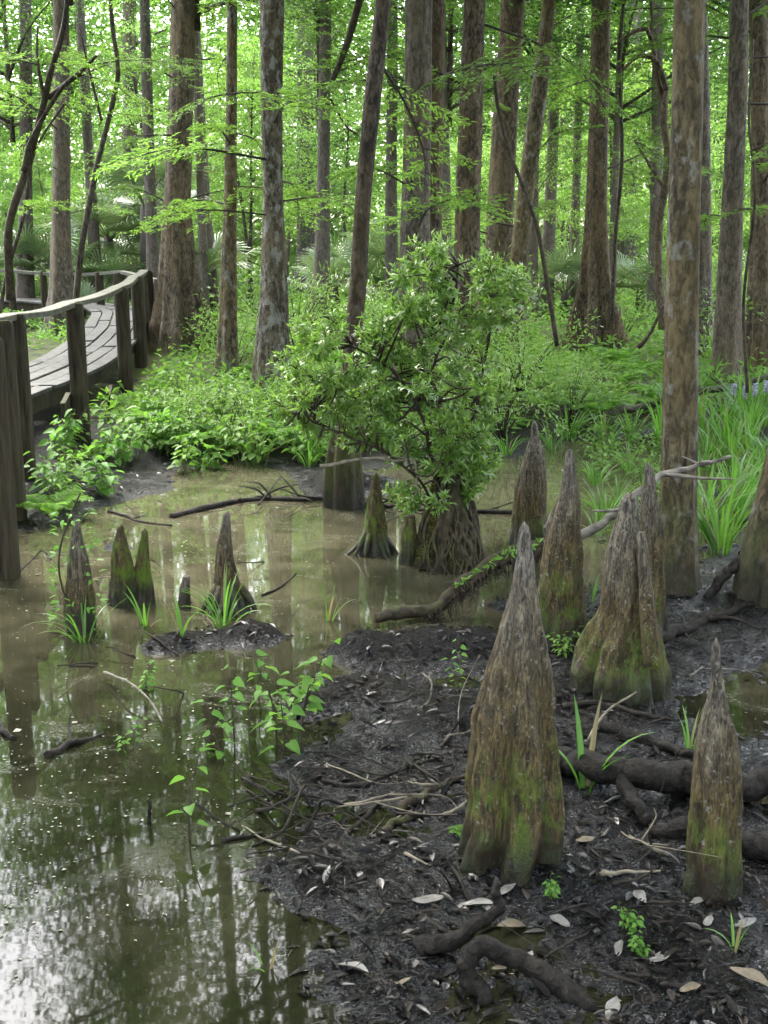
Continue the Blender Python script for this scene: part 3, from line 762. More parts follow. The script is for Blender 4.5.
# ------------------------------------------------------------------ cypress knees
def knee(label, prof, seed, flute=.14, nlobe=None, spur=None, mat='knee', D=None, name='cypress_knee', roots=0):
    g = np.random.default_rng(seed)
    py, xl, xr = prof[0]
    base = gpt((xl + xr) / 2, py)
    r0 = (xr - xl) / 2 / F * base[1]
    D = base[1] + r0 * .8
    prof = sorted(prof, key=lambda a: -a[0])
    C = []; Rr = []
    for y_, l_, r_ in prof:
        a = at_depth(l_, y_, D); b = at_depth(r_, y_, D)
        C.append((a + b) / 2); Rr.append((b[0] - a[0]) / 2)
    C = np.array(C); Rr = np.array(Rr)
    gzv = gz(C[0][0], D)
    C[0][2] = min(C[0][2], gzv)
    zs = np.linspace(C[0][2] - .07, C[-1][2], 84)
    cx = np.interp(zs, C[:, 2], C[:, 0]); rr = np.interp(zs, C[:, 2], Rr)
    for _ in range(3):
        rr[1:-1] = (rr[:-2] + 2 * rr[1:-1] + rr[2:]) / 4; cx[1:-1] = (cx[:-2] + 2 * cx[1:-1] + cx[2:]) / 4
    t = (zs - zs[0]) / (zs[-1] - zs[0])
    tip = np.clip((1 - t) * 34, 0, 1) ** .45 * (1 + .12 * np.exp(-((t - .96) / .022) ** 2)) * (1 - .26 * np.clip((t - .72) / .25, 0, 1)); rr = rr * tip
    cx = cx + .011 * fbm(zs * 5, zs * 0 + seed * 3.3, seed=seed) * np.clip(t * 4, 0, 1)
    seg = 72; ph = np.linspace(0, 2 * pi, seg, endpoint=False)
    k = nlobe or int(g.integers(5, 8)); p0 = g.uniform(0, 6)
    wob = ph[None] + .25 * np.sin(t[:, None] * 5 + p0)
    lob = .6 * np.cos(k * wob + p0) + .4 * np.cos((k - 2) * wob + 2 * p0) + .3 * np.cos((2 * k + 1) * wob)
    lob = np.where(lob > 0, lob * .6, -np.abs(lob) ** .75 * 1.15)
    amp = flute * 1.7 * (1 - t[:, None]) ** .8
    nz = vnoise(np.cos(ph)[None] * 3 + seed, np.sin(ph)[None] * 3, zs[:, None] * 7, seed) * .11 + vnoise(np.cos(ph)[None] * 9 + seed, np.sin(ph)[None] * 9, zs[:, None] * 14, seed) * .06
    rad = rr[:, None] * (1 + amp * lob + nz)
    P = np.stack([cx[:, None] + rad * np.cos(ph), D + rad * np.sin(ph) * .95, zs[:, None] + 0 * rad], -1)
    org = np.array([C[0][0], D, max(gzv, 0)])
    m = MB(); m.grid(P - org, True)
    m.add([(cx[-1] - org[0], 0, zs[-1] + .004 - org[2])])
    top = (83) * seg; kk = np.arange(seg)
    m.t.append(np.stack([np.full(seg, m.n - 1), top + kk, top + (kk + 1) % seg], -1))
    if spur:
        for sp in spur:
            sp_pts = [at_depth(a, b, D - c) - org for a, b, c, _ in sp]
            q = spline(sp_pts, 26); rd = np.interp(np.linspace(0, 1, 26), np.linspace(0, 1, len(sp)), [s_[3] / F * D for s_ in sp])
            m.tube(q, rd, 14, .22, seed + 3)
    for i in range(roots):
        a = pi + pi * (i + .5) / roots + g.normal(0, .15)
        L = r0 * g.uniform(1.3, 2.2)
        q = spline([(math.cos(a) * r0 * .5, math.sin(a) * r0 * .5, .16), (math.cos(a) * r0 * 1.1, math.sin(a) * r0 * 1.1, .05), (math.cos(a) * L, math.sin(a) * L, -.03)], 9)
        m.tube(q, np.linspace(r0 * .22, r0 * .06, 9), 7, .3, seed + i)
    o = link(name, m.mesh(name, M[mat]), None, org)
    return tag(o, label, 'cypress knee', 'cypress knees in the mud')

knee('tallest foreground cypress knee, fluted and tapering to a pale blunt finger', [(876,458,557),(850,462,558),(800,469,558),(750,474,557),(700,484,555),(660,492,550),(620,503,543),(590,511,539),(560,515,536),(540,516,533),(520,519,530)], 1, .21, 6)
knee('grey topped knee with mossy foot standing behind the tallest knee', [(648,536,586),(620,537,585),(590,539,584),(560,543,582),(530,548,580),(505,555,580),(485,560,578),(465,563,577),(448,566,574)], 2, .07, 5)
knee('broad twin tipped knee with bright moss skirt on its left side', [(700,570,668),(670,577,665),(640,586,660),(610,598,654),(580,604,650),(550,610,647),(525,615,643),(505,619,640),(492,622,637)], 3, .15, 7,
     spur=[[(652,668,.27,9),(648,620,.21,8),(645,580,.16,6.5),(643,552,.14,5.5),(642,532,.13,4)]])
knee('jagged brown knee tucked right behind the broad twin tipped knee', [(640,636,666),(600,640,665),(560,640,664),(530,640,662),(500,641,660),(480,642,656),(462,644,651)], 4, .1, 5)
knee('dark splintered knee beside the stump at the back of the pool', [(548,508,550),(520,512,547),(500,515,546),(470,520,545),(450,525,543),(435,530,540),(420,532,537)], 5, .12, 6)
knee('shorter foreground knee at the right with knobbly neck and green mossy foot', [(900,683,742),(870,686,741),(830,689,741),(790,689,739),(760,692,738),(730,699,735),(700,706,726),(680,709,722),(660,710,721),(645,711,720),(637,713,718)], 6, .09, 5)
knee('small moss capped knee with dark splayed roots left of the stump', [(556,356,392),(535,362,388),(515,366,386),(500,369,384),(485,371,382),(472,373,380)], 7, .12, 6, mat='mossy_knee', roots=6)
knee('short cut off mossy knee leaning against the stump', [(566,399,418),(545,400,418),(525,402,417),(514,404,416)], 8, .08, 5, mat='mossy_knee')
knee('dark knee at far left overgrown by a leafy creeper', [(632,62,94),(600,64,93),(575,67,90),(550,68,86),(535,70,83),(520,72,81)], 9, .12, 5)
knee('left one of the joined pair of mossy knees in the pool', [(607,108,138),(585,110,136),(565,112,133),(545,113,128),(532,116,126),(524,118,124)], 10, .12, 6, mat='mossy_knee')
knee('right one of the joined pair of mossy knees in the pool', [(605,132,156),(585,134,153),(565,136,150),(545,139,149),(535,141,149),(528,142,147)], 11, .12, 5, mat='mossy_knee')
knee('slim dark pointed knee rising behind a bright grass tuft', [(614,206,252),(600,210,246),(580,214,238),(560,216,234),(540,217,232),(525,220,231),(511,223,230)], 12, .12, 6, roots=5)
knee('tiny black stub of a knee between the pair and the grass tuft', [(609,178,192),(595,179,190),(585,180,189),(575,182,190)], 13, .1, 5)

# ------------------------------------------------------------------ stump and the shrub growing on it
sp = gpt(447, 574); SD = sp[1] + .25
stump_prof = [(574,413,484),(560,416,481),(545,420,478),(528,424,474),(512,428,470),(500,431,466),(490,434,460)]
def stump():
    g = np.random.default_rng(5)
    C = []; Rr = []
    for y_, l_, r_ in stump_prof:
        a = at_depth(l_, y_, SD); b = at_depth(r_, y_, SD); C.append((a + b) / 2); Rr.append((b[0] - a[0]) / 2)
    C = np.array(C); Rr = np.array(Rr); z0 = min(C[0][2], 0)
    org = np.array([C[0][0], SD, 0.0])
    zs = np.linspace(-.12, C[-1][2], 50); cx = np.interp(zs, C[:, 2], C[:, 0]); rr = np.interp(zs, C[:, 2], Rr)
    seg = 80; ph = np.linspace(0, 2 * pi, seg, endpoint=False)
    lob = .5 * np.cos(7 * ph + 1) + .4 * np.cos(11 * ph + 2.2) + .3 * np.cos(4 * ph)
    rag = .22 * vnoise(np.cos(ph) * 4, np.sin(ph) * 4, 0, 8)
    P = np.zeros((50, seg, 3))
    for i in range(50):
        r = rr[i] * (1 + .13 * lob + .09 * vnoise(np.cos(ph) * 5, np.sin(ph) * 5, zs[i] * 9, 4)); f = i / 49
        P[i] = np.stack([cx[i] + r * np.cos(ph), SD + r * np.sin(ph), zs[i] + rag * f], -1)
    inner = P[-1] * 1.0; cen = inner.mean(0)
    P = np.concatenate([P, (inner * .7 + cen * .3)[None] - (0, 0, .05), (inner * .25 + cen * .75)[None] - (0, 0, .12)])
    t = thing('tree_stump', org, 'rotten mossy stump wrapped in hanging roots, carrying a leafy shrub', 'stump')
    m = MB(); m.grid(P - org, True)
    link('stump_wood', m.mesh('stump', M['mossywood']), t)
    for i in range(36):
        a = g.uniform(pi * .95, 2 * pi * 1.03); f0 = g.uniform(.55, 1.02)
        pts = []
        for q in range(8):
            f = f0 * (1 - q / 7); z = f * (C[-1][2]); k = np.interp(z, zs, rr); aa = a + .14 * math.sin(q * 1.1 + i * 1.7) + (q / 7) * (i % 5 - 2) * .16 
            pts.append((np.interp(z, zs, cx) - org[0] + (k * 1.06 + .012) * math.cos(aa), (k * 1.06 + .012) * math.sin(aa), z))
        last = np.array(pts[-1]); pts.append(last + (math.cos(a) * g.uniform(.03, .16), math.sin(a) * g.uniform(.03, .16), -.04))
        m = MB(); m.tube(spline(pts, 24), np.linspace(g.uniform(.006, .020), .005, 24), 6, .3, i)
        link('root', m.mesh('root', M['stumproot']), t)
    for px, py0, py1, r in ((466, 500, 468, .022), (440, 502, 478, .03), (456, 500, 482, .02)):
        a_, b_ = at_depth(px, py0, SD) - org, at_depth(px + 4, py1, SD) - org; m = MB(); m.tube(spline([a_ - (0, 0, .1), (a_ + b_) / 2 + (.01, -.01, 0), b_], 9), np.linspace(r * 1.5, r * .6, 9), 8, .4, px); link('stub', m.mesh('stub', M['mossywood']), t)
    m = MB(); n = 2200
    a = g.uniform(pi * .9, pi * 1.75, n); z = g.uniform(.06, .62, n); k = np.interp(z, zs, rr) * 1.04
    keep = fbm(a * 3, z * 7, seed=3) > .02
    Pm = np.stack([np.interp(z, zs, cx) - org[0] + k * np.cos(a), k * np.sin(a), z], -1)[keep]
    m.leaves(Pm, np.stack([np.cos(a), np.sin(a), 0 * a - .2], -1)[keep] + g.normal(0, .5, (keep.sum(), 3)), g.normal(0, 1, (keep.sum(), 3)), .022, .012)
    link('moss', m.mesh('moss', M['moss_leaf'], False), t)
stump()

def shrub(name, label, org, stems, clusters, seed, mat='shrub_leaf', ls=.075, lw=.33, per=30, group=None, cat='shrub'):
    """stems: point lists; clusters: (x, y, z, radius, twigs); every twig is a rosette of narrow leaves, as on a fetterbush"""
    g = np.random.default_rng(seed)
    t = thing(name, org, label, cat, group)
    for pts, r0 in stems:
        m = MB(); q = spline(pts, 18); q[1:-1] += g.normal(0, .008, (16, 3)); m.tube(q, np.linspace(r0, r0 * .4, 18), 7, .2, seed)
        link('stem', m.mesh('stem', M['darkstem']), t)
    w, l = MB(), MB()
    allst = np.vstack([spline(p, 30) for p, _ in stems])
    for cx, cy, cz, cr, nt in clusters:
        c = np.array([cx, cy, cz])
        k = np.argmin(np.linalg.norm(allst - c, axis=1) + .6 * np.maximum(allst[:, 2] - cz, 0))
        w.tube(spline([allst[k], (allst[k] + c) / 2 + g.normal(0, .05, 3), c], 8), np.linspace(.009, .004, 8), 5)
        for i in range(nt):
            d = unit(g.normal(0, 1, 3)); e = c + d * cr * (.45 + .6 * g.uniform()) * (1, 1, .8)
            q = spline([c + d * cr * .1, (c + e) / 2 + (0, 0, .02), e], 5)
            w.tube(q, np.linspace(.004, .0018, 5), 3)
            td = unit(e - c + (0, 0, .35 * cr))
            n = per; s_ = g.uniform(0, 1, n) ** .7
            base = e - td * (1 - s_)[:, None] * .13
            rd = g.normal(0, 1, (n, 3)); rd -= (rd @ td)[:, None] * td
            D = unit(rd) * (1.15 - .6 * s_)[:, None] + td * (.35 + .6 * s_)[:, None]
            N = td + unit(rd) * -.3 + g.normal(0, .25, (n, 3)) + (0, 0, .3)
            l.leaves(base, D, N, ls * g.uniform(.45, 1.35, n), ls * lw * g.uniform(.7, 1.3, n), 'leaf', .25)
    link('twigs', w.mesh('twigs', M['darkstem']), t)
    link('foliage', l.mesh('foliage', M[mat]), t)
    return t
def local(px, py, D, org): return at_depth(px, py, D) - org
org = np.array([at_depth(440, 490, SD)[0], SD, .55])
Lp = lambda px, py, dd=0.0: tuple(local(px, py, SD + dd, org))
g = np.random.default_rng(8)
st = [([Lp(440,500), Lp(447,455), Lp(440,405,-.1), Lp(420,350,.1), Lp(452,310), Lp(458,265)], .022),
      ([Lp(438,500), Lp(432,450), Lp(415,400,-.15), Lp(385,365,-.2), Lp(352,345,-.1)], .018),
      ([Lp(452,500), Lp(470,440,.1), Lp(478,395,.2), Lp(490,330,.1), Lp(500,290)], .016),
      ([Lp(436,505), Lp(410,470,-.2), Lp(375,448,-.25), Lp(335,432,-.3), Lp(300,410,-.2)], .012),
      ([Lp(420,400,-.1), Lp(440,350,-.1), Lp(456,320), Lp(468,300)], .012)]
cl = []
def ring(px, py, rx, ry, n, r, nt):
    for i in range(n):
        a = g.uniform(0, 2 * pi); f = math.sqrt(g.uniform(.02, 1)); dd = g.normal(0, .34)
        p = Lp(px + rx * f * math.cos(a), py + ry * f * math.sin(a), dd); cl.append((*p, r * g.uniform(.75, 1.2), nt))
ring(462, 294, 66, 50, 32, .13, 7); ring(432, 258, 22, 18, 5, .12, 7); ring(505, 275, 16, 14, 3, .11, 6); ring(320, 330, 22, 20, 5, .12, 6); ring(408, 500, 18, 22, 6, .10, 5); ring(478, 480, 16, 22, 5, .10, 5); ring(352, 355, 68, 44, 26, .13, 6); ring(405, 330, 40, 30, 16, .14, 7); ring(335, 405, 56, 40, 30, .14, 7)
ring(440, 425, 62, 60, 38, .13, 7); ring(462, 415, 40, 40, 12, .12, 7); ring(465, 455, 35, 30, 12, .13, 7); ring(405, 375, 48, 32, 10, .16, 6); ring(480, 385, 26, 25, 5, .15, 6); ring(505, 300, 12, 25, 4, .14, 6)
ring(448, 478, 30, 24, 12, .11, 6); ring(370, 430, 35, 25, 5, .15, 6)
shrub('shrub', 'tall glossy leaved shrub growing out of the rotten stump in the pool', org, st, cl, 3, 'shrub_leaf', .056, .25, 25)

# ------------------------------------------------------------------ boardwalk
def boardwalk():
    t = thing('boardwalk', (-4, 14, 0), 'weathered wooden boardwalk with thick posts and sagging handrail curving into the trees', 'boardwalk')
    o = np.array([-4, 14, 0.0]); g = np.random.default_rng(4)
    edge = spline([(-3.55, 6.0), (-3.75, 8.6), (-3.85, 10.6), (-3.9, 12.6), (-3.88, 16.5), (-4.3, 20.6), (-4.8, 23.5), (-5.6, 26.8), (-7.2, 29.4), (-9.6, 31), (-13, 32), (-20, 33)], 260)
    nrm = np.gradient(edge, axis=0); nrm = unit(np.stack([-nrm[:, 1], nrm[:, 0]], -1))
    zd = np.interp(edge[:, 1], [0, 12, 16, 20, 26, 36], [.62, .62, .64, .70, .82, .92])
    nb, wb = 5, .235
    for k in range(nb):
        s0 = 0
        while s0 < 255:
            ln = int(g.uniform(26, 40)); i = np.arange(s0, min(s0 + ln, 260))
            if len(i) < 4: break
            a = edge[i] + nrm[i] * (k * wb + .012); b = edge[i] + nrm[i] * ((k + 1) * wb - .012)
            z = zd[i] + g.normal(0, .006) + .008 * np.sin(i * .2 + k)
            sec = np.stack([np.c_[a, z - .045], np.c_[a, z - .006], np.c_[a + nrm[i] * .006, z], np.c_[b - nrm[i] * .006, z], np.c_[b, z - .006], np.c_[b, z - .045]], 1) - o
            m = MB(); m.grid(sec, True); n = len(i)
            for e in (0, (n - 1) * 6):
                q = [e + j for j in range(6)]
                m.q.append(np.array([[q[0], q[1], q[4], q[5]], [q[1], q[2], q[3], q[4]]]))
            link('deck_board', m.mesh('deck_board', M['deck'], False), t)
            s0 += ln
    for off in (.10, 1.02):
        i = np.arange(0, 260, 2); a = edge[i] + nrm[i] * off; z = zd[i] - .05
        sec = np.stack([np.c_[a, z - .2], np.c_[a, z], np.c_[a + nrm[i] * .06, z], np.c_[a + nrm[i] * .06, z - .2]], 1) - o
        m = MB(); m.grid(sec, True); link('stringer', m.mesh('stringer', M['post'], False), t)
    # posts of the pool side (pixel column fitted on the photo) and of the far side
    def post(x, y, top, w, rot, bottom=-.35):
        m = MB(); seg = 20; ph = np.linspace(0, 2 * pi, seg, endpoint=False)
        zs = np.concatenate([np.linspace(bottom, top - .03, 14), [top - .008, top]])
        P = []
        for z in zs:
            sq = 1 / np.maximum(np.abs(np.cos(ph)), np.abs(np.sin(ph))) ** .72
            r = w / 2 * sq * (1 + .035 * vnoise(np.cos(ph) * 3, np.sin(ph) * 3, z * 2.2, int(x * 100) & 255)) * (1 if z < top - .02 else (.97 if z < top - .004 else .90))
            P.append(np.stack([r * np.cos(ph + rot), r * np.sin(ph + rot), 0 * ph + z + .03 * np.cos(ph + 1) * (z > top - .1)], -1))
        m.grid(np.array(P), True); m.add([(0, 0, top - .002)]); b = (len(zs) - 1) * seg; k = np.arange(seg)
        m.t.append(np.stack([np.full(seg, m.n - 1), b + k, b + (k + 1) % seg], -1))
        p_ = link('post', m.mesh('post', M['post']), t, np.array([x, y, 0]) - o)
        return p_
    tops = []
    for px, D, w, dz in ((-5, 7.7, .15, 0), (8, 9.3, .16, .0), (23, 10.5, .14, .02), (80, 12.6, .18, .03), (127, 16.2, .175, .03), (143, 19.8, .2, .02), (153, 23.2, .2, .03)):
        p = at_depth(px, 400, D); zt = float(np.interp(D, [0, 12, 26], [.62, .62, .78])) + 1.02
        post(p[0], D, zt - dz, w, g.uniform(-.2, .2)); 
        if D > 10: tops.append((p[0] - .06, D, zt + .01))
    rail_ctrl = [(-3.75, 8.4, 1.65)] + tops
    for px, dd, w in ((-30, 29.5, .16), (12, 29.3, .16), (44, 29, .16), (72, 28.7, .15), (100, 28.3, .2), (120, 27.6, .3), (140, 26.5, .2)):
        p = at_depth(px, 290, dd); post(p[0], p[1], 1.6, w, .2)
    def rail(pts, n, w=.15, h=.05, sag=.03):
        q = spline(pts, n); tn = np.gradient(q[:, :2], axis=0); nn = unit(np.stack([-tn[:, 1], tn[:, 0]], -1))
        q[:, 2] -= sag * np.abs(np.sin(np.linspace(0, pi * (len(pts) - 1), n)))
        nn3 = np.c_[nn, 0 * nn[:, 0]] * w / 2
        sec = np.stack([q - nn3 - (0, 0, h), q - nn3 - (0, 0, .006), q - nn3 * .93, q + nn3 * .93, q + nn3 - (0, 0, .006), q + nn3 - (0, 0, h)], 1) - o
        m = MB(); m.grid(sec, True)
        for e in (0, (n - 1) * 6):
            z = [e + j for j in range(6)]; m.q.append(np.array([[z[0], z[1], z[4], z[5]], [z[1], z[2], z[3], z[4]]]))
        link('handrail', m.mesh('handrail', M['rail'], False), t)
    rail(rail_ctrl, 120, .17, .055, .02)
    rail([tuple(at_depth(a, b, c)) for a, b, c in ((-60, 268, 29.8), (10, 269.5, 29.3), (44, 272, 29), (72, 273, 28.7), (100, 272, 28.3), (121, 270.5, 27.6), (142, 275, 26.2), (158, 279, 24.6))], 90, .16, .07, .01)
    for px, py, D in ((66, 405, 12.2), (110, 395, 15)):
        p = at_depth(px, py, D); m = MB(); m.box((0, 0, 0), .05, .9, .16, .2); link('cross_brace', m.mesh('cross_brace', M['post'], False), t, p - o)
boardwalk()

# ------------------------------------------------------------------ branches, sticks and roots
def stick(label, pts, r0, r1, mat='deadwood', name='fallen_branch', cat='branch', group='dead branches and sticks on the mud and water', twigs=0, seed=0, rough=.25, lift=None, D=None):
    """pts: pixels on the ground, or (px, py, height above ground)"""
    g = np.random.default_rng(seed + 50)
    W = []
    for p in pts:
        if D: q = at_depth(p[0], p[1], D + (p[2] if len(p) > 2 else 0))
        elif len(p) > 2:
            q = at(p[0], p[1], p[2])
        else:
            q = gpt(p[0], p[1]); q[2] = max(q[2], 0) + r0 * .45
        W.append(q)
    W = np.array(W); org = W[0].copy(); n = max(16, 9 * len(W))
    q = spline(W, n); wob = g.normal(0, 1, (n, 3)); wob[0] = wob[-1] = 0
    for _ in range(4): wob[1:-1] = (wob[:-2] + wob[1:-1] + wob[2:]) / 3
    q += wob * r0 * .55; q -= org
    t = thing(name, org, label, cat, group)
    rd = np.linspace(r0, r1, n)
    if name == 'root': rd = rd * np.clip(.45 + np.linspace(0, 1, n)[::-1] * 6, 0, 1) * (1 + .10 * fbm(np.arange(n) * .7, np.zeros(n) + seed, seed=seed)); q = spline(q, n * 3); rd = np.interp(np.linspace(0, 1, n * 3), np.linspace(0, 1, n), rd)
    m = MB(); m.tube(q, rd, 16 if name == 'root' else 10, rough, seed)
    link('wood', m.mesh('wood', M[mat]), t)
    for i in range(twigs):
        k = g.integers(n // 5, n - 2); a = g.uniform(0, 2 * pi); L = g.uniform(.12, .5)
        e = q[k] + np.array([math.cos(a) * L, math.sin(a) * L, g.uniform(-.03, .55) * L])
        tm = MB(); tm.tube(spline([q[k], (q[k] + e) / 2 + g.normal(0, .025, 3), e], 9), np.linspace(r0 * .45, r0 * .12, 9), 5, .2, seed)
        link('twig', tm.mesh('twig', M[mat]), t)
    return t
stick('long dark branch lying flat across the middle of the pool', [(172,518),(205,510),(250,501),(300,501),(340,503),(385,507),(430,511),(512,514)], .030, .02, twigs=18, seed=1)
mossb = stick('crooked mossy branch with hanging root fibres rising out of the pool toward the knees', [(376,618,0),(402,614,.1),(432,611,.15),(456,592,.2),(470,580,.22),(500,560,.25),(545,545,.3)], .030, .058, 'mossywood', D=6.62, seed=2, rough=.35)
stick('pale bare branch reaching up between the knees toward the nearest trunk', [(540,548),(575,536),(600,526),(618,512),(640,492),(665,475),(690,468),(712,463),(731,457)], .036, .010, 'greywood', D=7.0, seed=3, twigs=4)
stick('thin grey forked twig beside the grey topped knee', [(545,528),(556,508),(566,492),(569,480),(562,470)], .010, .006, 'greywood', D=6.6, seed=4, name='twig')
stick('fallen log lying in the ferns behind the nearest trunk', [(592,420,.22),(620,412,.22),(650,404,.25),(690,396,.32),(730,386,.40),(780,374,.5)], .055, .045, 'mossywood', name='fallen_log', cat='log', seed=5, twigs=3)
stick('pale dead branch drooping from the shrub over the pool', [(320,466),(352,461),(375,458),(395,461),(412,460),(416,472),(417,492)], .012, .006, 'tanstick', D=7.6, seed=6, twigs=4)
stick('thin bare vine hanging from the shrub in a loop', [(405,440),(412,470),(430,476),(440,462),(442,440)], .007, .005, 'darkstem', D=7.5, seed=7, name='vine', cat='vine')
stick('dark curved root arching from the leaning ochre trunk base', [(706,598,.02),(718,584,.10),(728,571,.18),(745,556,.28)], .026, .04, name='root', cat='root', seed=8)
stick('dark branch lying on the mud behind the broad twin tipped knee', [(648,646),(675,635),(700,625),(722,616),(752,607)], .045, .02, seed=9, twigs=2)
R_ = dict(name='root', cat='root', group='roots crossing the mud', mat='rootwood')
stick('gnarled mud coated root ending in an upright tip below the tallest knee', [(417,949,.03),(440,944,.05),(470,932,.07),(492,914,.10),(497,898,.14),(492,876,.20)], .032, .012, seed=10, rough=.2, **R_)
stick('thick hooked dark root at the bottom of the mud', [(484,1000,.01),(470,978,.05),(468,956,.11),(484,948,.12),(510,957,.08),(550,976,.05),(596,1008,.0)], .026, .036, seed=11, rough=.2, **R_)
stick('thick root running right from behind the tallest knee', [(540,768,.05),(562,763,.08),(590,766,.10),(625,775,.11),(665,779,.10),(700,790,.07)], .050, .065, seed=12, rough=.16, **R_)
stick('root forking forward across the mud toward the shorter right knee', [(592,768,.09),(612,768,.12),(625,790,.08),(640,812,.05),(655,829,.0)], .036, .024, seed=13, rough=.16, **R_)
stick('smooth dark root emerging right of the shorter right knee', [(650,832,.02),(690,832,.05),(720,836,.06),(750,848,.06),(790,858,.05)], .035, .05, seed=14, **R_)
stick('dark log like root at the right edge above the shorter knee', [(690,782,.04),(720,786,.07),(752,788,.08),(790,780,.08)], .05, .06, seed=15, **R_)
stick('muddy root lying behind the thick root on the right', [(600,730),(635,738),(670,752),(700,760)], .035, .02, seed=16, **R_)
STK = [
 ('dark stick with a pale broken tip left of the tallest knee', [(332,852),(350,832),(368,815),(386,796)], .016, .010, 'deadwood', 0),
 ('mossy stick pointing at the tallest knee from the left', [(398,812),(420,798),(440,787),(470,778)], .026, .016, 'mossywood', 0),
 ('thin pale stick lying beside the mossy stick', [(372,838),(390,824),(412,809)], .008, .006, 'tanstick', 0),
 ('short thick stick stub beside the thin pale stick', [(378,836),(398,824),(420,816)], .022, .018, 'mossywood', 0),
 ('long thin black branch lying across the mud left of the tallest knee', [(322,782),(360,786),(400,770),(440,756),(470,752)], .014, .008, 'deadwood', 3),
 ('bent black twig standing in the wet mud at the waterline', [(306,832),(318,808,.08),(325,800,.12),(345,806,.02)], .010, .007, 'deadwood', 0),
 ('small dark twig leaning upright near the puddle', [(442,748),(452,732,.05),(462,717,.13)], .010, .006, 'deadwood', 0),
 ('wiry twig curving over the water right of the seedlings', [(382,700),(405,700,.08),(418,690,.1),(428,674,.12)], .008, .005, 'deadwood', 1),
 ('pale curved twig hooked over the puddle', [(414,712,.01),(428,702,.06),(432,684,.14),(424,674,.16)], .007, .005, 'tanstick', 0),
 ('short dark log chip floating at the left', [(48,757),(66,748),(84,742),(104,735)], .026, .010, 'deadwood', 1),
 ('dark wet stick poking in from the left edge', [(-6,724),(4,733),(14,740)], .025, .016, 'deadwood', 0),
 ('thin bent twig in the water at the far left', [(18,573),(32,560),(42,551,.04),(52,560)], .009, .006, 'deadwood', 0),
 ('slim twig arching from the water left of the seedlings', [(104,672,.04),(128,682,.08),(148,698,.06),(162,722)], .009, .006, 'greywood', 0),
 ('tangled dark twig in the shallow water beside the bank', [(256,812),(276,806,.05),(300,796,.05),(330,800)], .012, .007, 'deadwood', 4),
 ('second tangled twig bundle in the dark water nearer the bank', [(262,842),(285,828,.06),(302,790,.10),(318,776,.04)], .010, .006, 'deadwood', 4),
 ('black twig angled out of the water beyond the tangle', [(292,772),(300,788,.10),(312,808,.03)], .010, .007, 'deadwood', 0),
 ('low dark branch half sunk left of the tangle', [(222,842),(245,838),(262,834)], .012, .008, 'deadwood', 0),
 ('thin twig trailing in the water under the seedlings', [(190,800,.10),(206,810,.08),(226,824,.04),(240,832)], .008, .005, 'deadwood', 0),
 ('short black peg standing in the open water', [(149,822),(150,810,.06),(149,800,.10)], .010, .008, 'deadwood', 0),
 ('dark branch on the mud below the broad twin tipped knee', [(562,706),(600,704),(640,716),(672,722)], .022, .012, 'deadwood', 2),
 ('thin pale stick leaning on the bright grass shoot', [(588,740,.03),(606,712,.08),(636,692,.12)], .009, .006, 'tanstick', 0),
 ('short black stick on the wet mud in front of the root tip', [(396,922),(420,916),(446,910)], .014, .009, 'deadwood', 0),
 ('thin black twig curved over the wet mud near the bottom', [(452,868),(460,880,.05),(470,904),(468,912)], .008, .006, 'deadwood', 0),
 ('bent twig on the mud between the two foreground knees', [(560,832),(580,838),(600,858),(622,862)], .008, .005, 'deadwood', 0),
 ('pale thin stalk lying before the shorter right knee', [(612,822,.02),(640,842),(670,846)], .006, .004, 'tanstick', 0),
 ('dark stick slanting in the pool left of the long branch', [(108,512),(126,517),(140,522),(172,526)], .018, .010, 'deadwood', 1),
 ('thin branch stub rising from the long dark branch', [(258,505),(270,490,.08),(282,476,.16)], .010, .006, 'deadwood', 1),
 ('small twig in the shallow water near the lone shoot', [(262,596),(280,588),(296,574)], .010, .006, 'deadwood', 0),
 ('thin bare twig reaching from the mud toward the puddle at the right', [(690,676),(712,664),(745,672)], .008, .005, 'greywood', 1),
 ('black half buried stick left of the thick hooked root', [(420,916),(440,930),(452,936)], .014, .010, 'deadwood', 0),
]
for i, (lab, pts, r0, r1, mt, tw) in enumerate(STK): stick(lab, pts, r0 * .8, r1 * .8, mt, seed=100 + i, twigs=tw)
for n_, poly, what, place, sd in ((16, [(215,765),(330,735),(350,850),(240,862)], 'thin dark twig', 'in the tangle at the waterline', 5),
                                 (18, [(360,735),(470,730),(462,800),(440,930),(335,930),(345,850)], 'thin twig', 'on the wet mud left of the tallest knee', 6),
                                 (12, [(570,830),(680,850),(680,960),(620,1000),(570,930)], 'thin twig', 'on the mud between the foreground knees', 7),
                                 (10, [(60,560),(300,500),(340,590),(200,700),(40,690)], 'slim floating twig', 'scattered in the middle of the pool', 8)):
    g = np.random.default_rng(sd); it = []
    P_ = np.array(poly, float)
    while len(it) < n_:
        x, y = g.uniform(P_.min(0), P_.max(0))
        if sdist(np.array([x]), np.array([y]), P_)[0] < 0: continue
        a = g.uniform(-.9, .9) + (pi if g.uniform() < .5 else 0); L = g.uniform(28, 75) * (y - 245) / 560
        hh = g.uniform(.0, .09)
        it.append((stick(None, [(x, y), (x + L * .5 * math.cos(a) + g.normal(0, 3), y + L * .22 * math.sin(a), hh), (x + L * math.cos(a), y + L * .5 * math.sin(a), hh * g.uniform(.2, 1.6) + .01)],
                         g.uniform(.004, .009), .003, 'tanstick' if g.uniform() < .25 else 'deadwood', name='twig', cat='twig', group='thin twigs on mud and water', twigs=int(g.integers(0, 3)), seed=int(sd * 100 + len(it))), x))
    rank_labels(it, what, place)
